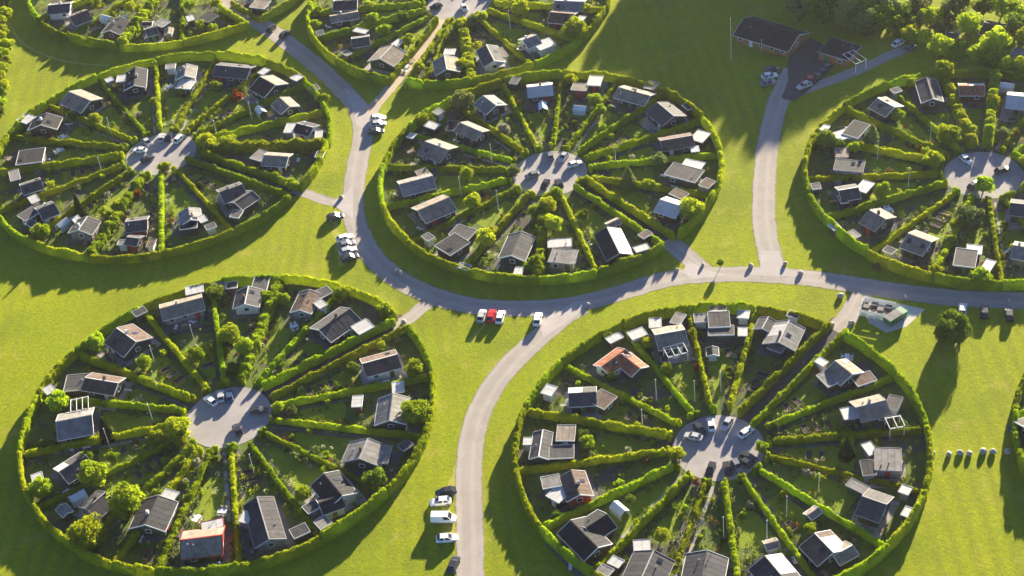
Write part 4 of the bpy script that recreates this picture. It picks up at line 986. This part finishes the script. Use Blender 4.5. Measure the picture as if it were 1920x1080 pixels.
# ------------------------------------------------------------------ poles, boulders, furniture, sheds
POLE = {}
def flagpole(px, h, label=None):
    p = G(px, 0); root = empty('flagpole', (p.x, p.y, 0))
    if 'p' not in POLE:
        POLE['p'] = tube_mesh('pole', (0, 0, 0), (0, 0, 1), .07, .045, STEEL, 8)
        k = bpy.data.meshes.new('finial'); import bmesh; b = bmesh.new(); bmesh.ops.create_icosphere(b, subdivisions=2, radius=.13); b.to_mesh(k); b.free(); k.materials.append(WHITE); POLE['f'] = k
    o = link('pole', POLE['p'], root); o.scale = (1, 1, h); f = link('finial', POLE['f'], root); f.location = (0, 0, h + .1)
    box('footing', STONE, root, (0, 0, .12), (.35, .35, .24))
    tag(root, label or 'slim white flagpole %s' % place_phrase(p), 'flagpole', 'garden flagpoles')
for px in [(367,648),(291,682),(296,733),(287,790),(206,838),(478,891),(1231,750),(1205,803),(1535,924),(1475,969),(1438,1012),(1357,1010),(1303,752),(923,305),(865,367),(935,395),(1155,310),(193,327),(210,254),(408,258),(473,225),
           (1744,265),(1645,300),(1703,350),(957,55),(1165,195),(1352,735)]:
    flagpole(px, rng.uniform(4.6, 5.4))
flagpole((1371,117), 12.0, 'tall white flagpole standing on the field beside the clubhouse')
flagpole((1428,96), 3.0, 'short white pole in front of the clubhouse')
import bmesh
BOUL = []
for i in range(4):
    b = bmesh.new(); bmesh.ops.create_icosphere(b, subdivisions=2, radius=.5)
    for v in b.verts:
        v.co *= 1 + .35 * noise.noise(v.co * 1.6 + Vector((i * 7, 0, 0))); v.co.z = max(-.32, v.co.z * .85)
    me = bpy.data.meshes.new('boulder'); b.to_mesh(me); b.free(); me.materials.append(STONE); BOUL.append(me)
def boulder(px, s, label, group):
    p = G(px, 0); o = link('boulder', rng.choice(BOUL)); o.location = (p.x, p.y, .30 * s); o.scale = (s * rng.uniform(.8, 1.2), s * rng.uniform(.8, 1.1), s * rng.uniform(.9, 1.2)); o.rotation_euler = (rng.uniform(-.2, .2), rng.uniform(-.2, .2), rng.random() * 6); tag(o, label, 'boulder', group)
for i in range(7):
    boulder((1752 + i * 22.5 + rng.uniform(-5, 5), 852 - i * .4 + rng.uniform(-2, 2)), rng.uniform(.75, 1.3), 'pale boulder in the row across the lawn between two garden rings', 'row of boulders across the lawn')
for px, wh in [((1318,498),'on the verge between the young tree and ring inside road bend'),((1408,500),'on the verge at the inner corner of the north road fork'),((1472,496),'at the fork of the north road, on its clubhouse-ring side'),
               ((1501,514),'on the verge beside the loop road, past the north road fork'),((1576,556),'at the corner of the gateway lane, ring with orange roof'),((1270,508),'in the shade at the gateway path, ring inside road bend'),
               ((1102,573),'on the point where the curving road leaves the loop road'),((745,510),'on the shaded road edge, first of a close pair'),((753,514),'on the shaded road edge, second of a close pair'),
               ((1560,610),'against the hedge end of the gateway, ring with orange roof'),((1597,607),'beside the gateway lane facing the bin enclosure'),((757,606),'at the gateway path end, ring with red gable'),
               ((705,192),'at the road end of the sandy path'),((640,372),'where the short spur meets the loop road'),((1890,565),'at the loop road edge by the parked dark cars'),((1700,556),'at the loop road edge above the pale concrete pad')]:
    boulder(px, rng.uniform(.9, 1.25), 'pale boulder ' + wh, 'marker boulders along the roads')
# recycling yard
def bin_yard():
    p = G((1645, 585)); root = empty('bin_enclosure', (p.x, p.y, 0), R(-28)); tag(root, 'white slatted bin enclosure on the pale concrete pad', 'enclosure')
    for sy in (-1, 1): 
        for i in range(4): box('board', WHITE, root, (0, sy * 2.0, .25 + i * .38), (6.0, .05, .3))
        for x in (-2.9, 0, 2.9): box('post', WHITE, root, (x, sy * 1.93, .8), (.1, .1, 1.6))
    for i in range(4): box('board', WHITE, root, (-3.04, 0, .25 + i * .38), (.05, 3.9, .3))
    M = Matrix.Translation((p.x, p.y, 0)) @ Matrix.Rotation(R(-28), 4, 'Z')
    for i in range(4):
        q = M @ Vector((-2.1 + i * 1.35, 0.9 if i % 2 else -.2, 0)); r2 = empty('waste_bin', (q.x, q.y, 0.012), R(-28)); tag(r2, 'black wheeled waste bin with grey lid inside the white enclosure', 'bin', 'bins in the enclosure')
        V = [(x * s, y * s, z) for z, s in ((.15, .85), (1.15, 1)) for x, y in ((-.55, -.5), (.55, -.5), (.55, .5), (-.55, .5))]
        link('body', mesh('bin_body', V, [(0, 3, 2, 1), (4, 5, 6, 7), (0, 1, 5, 4), (1, 2, 6, 5), (2, 3, 7, 6), (3, 0, 4, 7)], DARKM), r2); box('lid', ROOF['l'], r2, (0, 0, 1.19), (1.16, 1.06, .08))
        for sx in (-1, 1):
            wh = link('wheel', WHEEL[0], r2); wh.scale = (.45, .45, .45); wh.location = (sx * .42, -.42, .146)
    q = G((1678, 600)); r3 = empty('recycling_container', (q.x, q.y, 0.012), R(32)); tag(r3, 'green open-topped recycling container on the pale concrete pad', 'container')
    V = [(x * s, y * s, z) for z, s in ((.1, .86), (1.5, 1)) for x, y in ((-2.4, -1.0), (2.4, -1.0), (2.4, 1.0), (-2.4, 1.0))]
    link('body', mesh('container_body', V, [(0, 3, 2, 1), (4, 5, 6, 7), (0, 1, 5, 4), (1, 2, 6, 5), (2, 3, 7, 6), (3, 0, 4, 7)], GREENP), r3)
    box('lid', ROOF['l'], r3, (-.6, 0, 1.55), (3.4, 1.9, .08))
    for x in (-1.8, -.6, .6, 1.8):
        for sy in (-1, 1): box('rib', GREENP, r3, (x, sy * .99, .85), (.12, .1, 1.3))
    for sx in (-1, 1): box('skid', DARKM, r3, (0, sx * .6, .05), (4.0, .15, .1))
bin_yard()
# garden furniture and small buildings, one set per plot where the photo shows clutter
def table_set(p, rz):
    ph = place_phrase(p); tm = rng.choice([WHITE, WOOD, WHITE])
    t = empty('garden_table', (p[0], p[1], .02), rz); tag(t, '%s garden table %s' % ('white' if tm is WHITE else 'wooden', ph), 'table', 'garden tables')
    box('table_top', tm, t, (0, 0, .73), (1.7, .95, .05))
    for sx in (-1, 1):
        for sy in (-1, 1): box('leg', tm, t, (sx * .75, sy * .38, .353), (.07, .07, .705))
    M = Matrix.Translation((p[0], p[1], 0)) @ Matrix.Rotation(rz, 4, 'Z')
    for (x, y, a) in ((-.4, -.85, 0), (.45, -.85, 0), (-.4, .85, math.pi), (.45, .85, math.pi)):
        q = M @ Vector((x, y, 0)); ch = empty('garden_chair', (q.x, q.y, .02), rz + a + rng.uniform(-.3, .3)); tag(ch, '%s chair at the garden table %s' % ('white' if tm is WHITE else 'wooden', ph), 'chair', 'chairs round the table %s' % ph)
        box('seat', tm, ch, (0, 0, .44), (.5, .5, .05)); box('backrest', tm, ch, (0, -.24, .72), (.5, .05, .5))
        for sx in (-1, 1):
            for sy in (-1, 1): box('leg', tm, ch, (sx * .21, sy * .21, .207), (.05, .05, .415))
def shed(p, rz, white):
    root = empty('garden_shed', (p[0], p[1], 0), rz); wm = rng.choice(WALLS); cl = 'w' if white else rng.choice('sldt')
    block(root, Matrix.Identity(4), rng.uniform(2.2, 3.2), rng.uniform(1.9, 2.4), 'f' if white else 'g', cl, wm, 2.1, WHITE, openings=False)
    add_door(root, 0, -.75, 0, WOOD) if False else None
    tag(root, 'small %s-roofed garden shed %s' % (ROOFWORD[cl], place_phrase(p)), 'shed', 'garden sheds'); FOOT.append((p[0], p[1], 1.8))
def greenhouse(p, rz):
    root = empty('greenhouse', (p[0], p[1], 0), rz); L, W, e, h = 3.0, 2.0, 1.4, 2.1
    gl = MATS.get('gh') or mat('gh', (0.62, 0.66, 0.68), 0.1, 0.6, 0.03)
    for i in range(4):
        x = -L / 2 + L * (i + .5) / 4
        for s in (-1, 1):
            box('pane', gl, root, (x, s * W / 2, e / 2), (L / 4 - .05, .02, e - .06)); sl = math.hypot(W / 2, h - e)
            box('roof_pane', gl, root, (x, s * W / 4, (e + h) / 2), (L / 4 - .05, sl - .06, .02), (-s * math.atan2(h - e, W / 2), 0, 0))
    for i in range(5):
        x = -L / 2 + L * i / 4
        for s in (-1, 1):
            box('post', WHITE, root, (x, s * W / 2, e / 2), (.05, .05, e)); sl = math.hypot(W / 2, h - e)
            box('rafter', WHITE, root, (x, s * W / 4, (e + h) / 2), (.05, sl, .05), (-s * math.atan2(h - e, W / 2), 0, 0))
    box('ridge', WHITE, root, (0, 0, h), (L, .07, .07))
    tag(root, 'small white-framed greenhouse %s' % place_phrase(p), 'greenhouse', 'garden greenhouses'); FOOT.append((p[0], p[1], 1.8))
def raised_bed(p, rz):
    root = empty('raised_bed', (p[0], p[1], 0), rz); a, b, h = 2.2, 1.1, .4
    for s in (-1, 1): box('board', WOOD, root, (0, s * b / 2, h / 2), (a, .06, h)); box('board', WOOD, root, (s * a / 2, 0, h / 2), (.06, b - .07, h))
    box('soil', mat('bed_soil', (.06, .045, .035), .95), root, (0, 0, h / 2 - .03), (a - .08, b - .08, h - .08))
    tag(root, 'wooden raised garden bed %s' % place_phrase(p), 'raised bed', 'raised beds'); FOOT.append((p[0], p[1], 1.3))
def parasol(p):
    root = empty('parasol', (p[0], p[1], .02)); link('pole', tube_mesh('pole', (0, 0, 0), (0, 0, 2.4), .03, .03, WOOD, 6), root)
    n = 8; V = [(0, 0, 2.55)] + [(1.4 * math.cos(TAU * i / n), 1.4 * math.sin(TAU * i / n), 2.05) for i in range(n)]
    link('canopy', mesh('canopy', V, [(0, 1 + i, 1 + (i + 1) % n) for i in range(n)], WHITE), root); box('base', STONE, root, (0, 0, .06), (.5, .5, .12))
    tag(root, 'open white garden parasol %s' % place_phrase(p), 'parasol', 'garden parasols')
SHED_SEEN = {}
def shed_at(px, Ls, Ws, cl, rot=0.0):
    p = G(px, 1.9); k = plot_of(p)
    root = empty('garden_shed', (p.x, p.y, 0), (EANG[k[0]] if False else ang(k[0], p)) + R(90) + rot); block(root, Matrix.Identity(4), Ls, Ws, 'f', cl, rng.choice(WALLS), 2.0, WHITE, openings=False)
    tag(root, 'low %s-roofed shed %s' % (ROOFWORD[cl], place_phrase(p)), 'shed', 'sheds by the ring hedges'); FOOT.append((p.x, p.y, 2.0))
for px, a_, b_, cl in [((1195,626),3.2,2.4,'w'),((1152,634),3.0,1.8,'w'),((1030,732),2.6,2.2,'w'),((1346,577),3.2,2.0,'t'),((1394,590),2.2,2.2,'w'),((1313,597),2.4,2.4,'l'),((1155,1054),2.2,1.8,'w'),((1135,1070),2.4,1.8,'l'),((1540,679),2.0,1.6,'w'),
                       ((1488,590),2.2,1.8,'s'),((990,828),1.8,1.6,'w'),((1700,960),2.2,1.2,'w'),((562,996),3.0,2.4,'d'),((586,950),3.0,2.2,'s'),((410,535),2.6,2.2,'l'),((435,535),2.2,2.0,'s'),((262,585),2.6,2.0,'d'),((655,612),2.0,1.6,'d'),((70,895),2.0,2.0,'w'),
                       ((740,465),2.6,1.8,'d'),((803,445),2.4,1.8,'s'),((772,255),1.8,1.6,'w'),((822,210),2.0,2.0,'l'),((1322,345),2.2,2.0,'s'),((1303,280),2.0,1.8,'w'),((1290,200),2.4,1.6,'d'),((870,500),2.6,1.6,'l'),((1210,440),2.4,1.8,'b'),
                       ((320,125),2.4,2.0,'l'),((205,150),1.8,1.8,'w'),((100,178),2.2,1.8,'d'),((590,165),2.4,1.8,'s'),((600,290),2.2,1.8,'s'),((230,455),2.0,1.6,'l'),((60,420),2.4,1.8,'s'),((395,425),2.2,1.8,'s'),
                       ((1565,425),2.2,1.8,'w'),((1600,440),2.4,1.8,'l'),((1668,470),2.2,1.8,'d'),((1545,240),2.2,2.0,'w'),((1680,170),2.0,1.8,'d'),((1530,350),2.0,1.8,'s'),((600,62),2.2,1.8,'d'),((650,100),2.4,1.6,'l'),((1090,35),2.0,1.8,'w')]:
    if plot_of(G(px, 1.9)): shed_at(px, a_, b_, cl)
for k in RINGS:
    if k in 'GH': continue
    c, r = RINGS[k]; ss = [a for a, _ in SANG[k]]; edges = ([0.05] + ss + [TAU - 0.05]) if k in ENTRY else ss
    for a, b in zip(edges[:-1], edges[1:]):
        if rng.random() < .35:
            for q in range(rng.choice([2, 3, 3])):
                rr = 16 + q * 2.2; t = EANG[k] - ((a + b) / 2 + .4 / rr); p = (c[0] + rr * math.cos(t), c[1] + rr * math.sin(t))
                if not any((p[0] - f[0]) ** 2 + (p[1] - f[1]) ** 2 < (f[2] + 1.0) ** 2 for f in FOOT if f[2] != 1.3): raised_bed(p, t + R(90))
cnt = 0
for k in RINGS:
    if k in 'H': continue
    c, r = RINGS[k]; ss = [a for a, _ in SANG[k]]; edges = ([0.05] + ss + [TAU - 0.05]) if k in ENTRY else ss
    for a, b in zip(edges[:-1], edges[1:]):
        for q in range(7):
            rr = rng.uniform(r - 14.5, r - 3.0); half = (b - a) / 2 - 2.2 / rr
            if half < 0: continue
            t = EANG[k] - ((a + b) / 2 + rng.uniform(-half, half)); p = (c[0] + rr * math.cos(t), c[1] + rr * math.sin(t))
            if p[1] < 172 or p[1] > 415: continue
            if any((p[0] - f[0]) ** 2 + (p[1] - f[1]) ** 2 < (f[2] + 1.6) ** 2 for f in FOOT): continue
            x = rng.random(); cnt += 1
            if x < .20: table_set(p, rng.random() * 3); FOOT.append((p[0], p[1], 1.5))
            elif x < .42: shed(p, t + rng.choice([0, R(90)]), rng.random() < .35)
            elif x < .49: greenhouse(p, t + rng.choice([0, R(90)]))
            elif x < .66: raised_bed(p, t)
            elif x < .68: parasol(p)
POTS = {}
def planter(p):
    kd = rng.choice('ygpw'); root = empty('planter', (p[0], p[1], .02))
    if 'm' not in POTS:
        n = 10; V = [(r_ * math.cos(TAU * i / n), r_ * math.sin(TAU * i / n), z) for z, r_ in ((0, .2), (.42, .3)) for i in range(n)]
        POTS['m'] = mesh('pot', V, [(i, (i + 1) % n, n + (i + 1) % n, n + i) for i in range(n)] + [tuple(range(n - 1, -1, -1)), tuple(range(n, 2 * n))], mat('terracotta', (.34, .15, .08), .85))
    link('pot', POTS['m'], root); b = link('plant', rng.choice(BUSH[kd]), root); b.location = (0, 0, .75); b.scale = (.45, .45, .5)
    tag(root, 'potted %s plant on a terrace %s' % ({'y': 'yellow-green', 'g': 'green', 'p': 'pale', 'w': 'white-flowered'}[kd], place_phrase(p)), 'planter', 'potted plants %s' % place_phrase(p))
def bench(p, rz):
    tm = rng.choice([WOOD, WHITE, WOOD]); root = empty('garden_bench', (p[0], p[1], .02), rz)
    for i in range(3): box('seat_slat', tm, root, (0, -.18 + i * .17, .44), (1.5, .14, .04))
    for i in range(2): box('back_slat', tm, root, (0, .24, .62 + i * .2), (1.5, .04, .14))
    for sx in (-1, 1):
        box('leg', tm, root, (sx * .65, -.2, .21), (.07, .07, .42)); box('leg', tm, root, (sx * .65, .29, .42), (.07, .05, .84))
    tag(root, '%s garden bench %s' % ('white' if tm is WHITE else 'wooden', place_phrase(p)), 'bench', 'garden benches')
def barrel(p):
    root = empty('rain_barrel', (p[0], p[1], .02)); m_ = rng.choice([GREENP, DARKM, mat('blue_plastic', (.04, .09, .28), .5)])
    if m_.name not in POTS: POTS[m_.name] = tube_mesh('barrel', (0, 0, 0), (0, 0, .95), .3, .34, m_, 12)
    link('body', POTS[m_.name], root); box('lid', m_, root, (0, 0, .98), (.5, .5, .05))
    tag(root, '%s rain barrel beside a wall %s' % ({'dark_metal': 'black', 'blue_plastic': 'blue'}.get(m_.name, 'green'), place_phrase(p)), 'barrel', 'rain barrels')
def chest(p, rz):
    tm = rng.choice([WHITE, WOOD, ROOF['l'], WALLS[4]]); root = empty('storage_chest', (p[0], p[1], .02), rz)
    box('body', tm, root, (0, 0, .27), (1.3, .6, .54)); box('lid', tm, root, (0, 0, .575), (1.36, .66, .06)); box('handle', DARKM, root, (0, -.34, .45), (.2, .04, .04))
    tag(root, '%s storage chest %s' % ({'white_paint': 'white', 'weathered_wood': 'wooden', 'roof_light_grey': 'grey'}.get(tm.name, 'dark green'), place_phrase(p)), 'chest', 'storage chests')
def lounger(p, rz):
    tm = rng.choice([WHITE, WHITE, WOOD]); root = empty('sun_lounger', (p[0], p[1], .02), rz)
    box('bed', tm, root, (-.3, 0, .33), (1.3, .62, .07)); box('backrest', tm, root, (.62, 0, .5), (.68, .6, .06), (0, R(-32), 0))
    for sx in (-.8, .25):
        for sy in (-1, 1): box('leg', tm, root, (sx, sy * .26, .148), (.05, .05, .295))
    tag(root, '%s sun lounger %s' % ('white' if tm is WHITE else 'wooden', place_phrase(p)), 'sun lounger', 'sun loungers %s' % place_phrase(p))
for (c_, rz, L_, W_m) in HOUSES:
    if plot_of(c_) is None: continue
    M_ = Matrix.Translation((c_.x, c_.y, 0)) @ Matrix.Rotation(rz, 4, 'Z'); spots = []
    for j in range(6):
        if j % 3 < 2: lp = Vector((rng.uniform(-L_ / 2, L_ / 2), -(W_m / 2 + rng.uniform(.6, 1.7)), 0))
        else: lp = Vector((rng.choice((-1, 1)) * (L_ / 2 + rng.uniform(.6, 1.3)), rng.uniform(-W_m / 2, W_m / 2), 0))
        q = M_ @ lp
        if any((q.x - f[0]) ** 2 + (q.y - f[1]) ** 2 < 1.6 ** 2 for f in spots): continue
        if any(abs(f[0] - c_.x) + abs(f[1] - c_.y) > .01 and (q.x - f[0]) ** 2 + (q.y - f[1]) ** 2 < (f[2] * .85 + .5) ** 2 for f in FOOT): continue
        spots.append((q.x, q.y)); x = rng.random(); p = (q.x, q.y)
        if x < .40: planter(p)
        elif x < .55: bench(p, rz + math.pi)
        elif x < .67: barrel(p)
        elif x < .82: chest(p, rz)
        else: lounger(p, rng.random() * 6)
for k_, o in PROTO.items():
    if k_ not in USED: bpy.data.objects.remove(o)

# ------------------------------------------------------------------ thin morning haze
hz = bpy.data.materials.new('haze_air'); hz.use_nodes = True; t = hz.node_tree; t.nodes.clear()
o_ = t.nodes.new('ShaderNodeOutputMaterial'); pv = t.nodes.new('ShaderNodeVolumePrincipled'); pv.inputs['Color'].default_value = (0.92, 0.90, 0.96, 1); pv.inputs['Density'].default_value = HAZE; pv.inputs['Anisotropy'].default_value = 0.4
t.links.new(pv.outputs[0], o_.inputs['Volume'])
v = [(x, y, z) for z in (-1.0, 226.0) for y in (-60.0, 640.0) for x in (-330.0, 330.0)]
if HAZE: tag(link('haze', mesh('haze', v, [(0, 2, 3, 1), (4, 5, 7, 6), (0, 1, 5, 4), (2, 6, 7, 3), (0, 4, 6, 2), (1, 3, 7, 5)], hz)), kind='stuff')
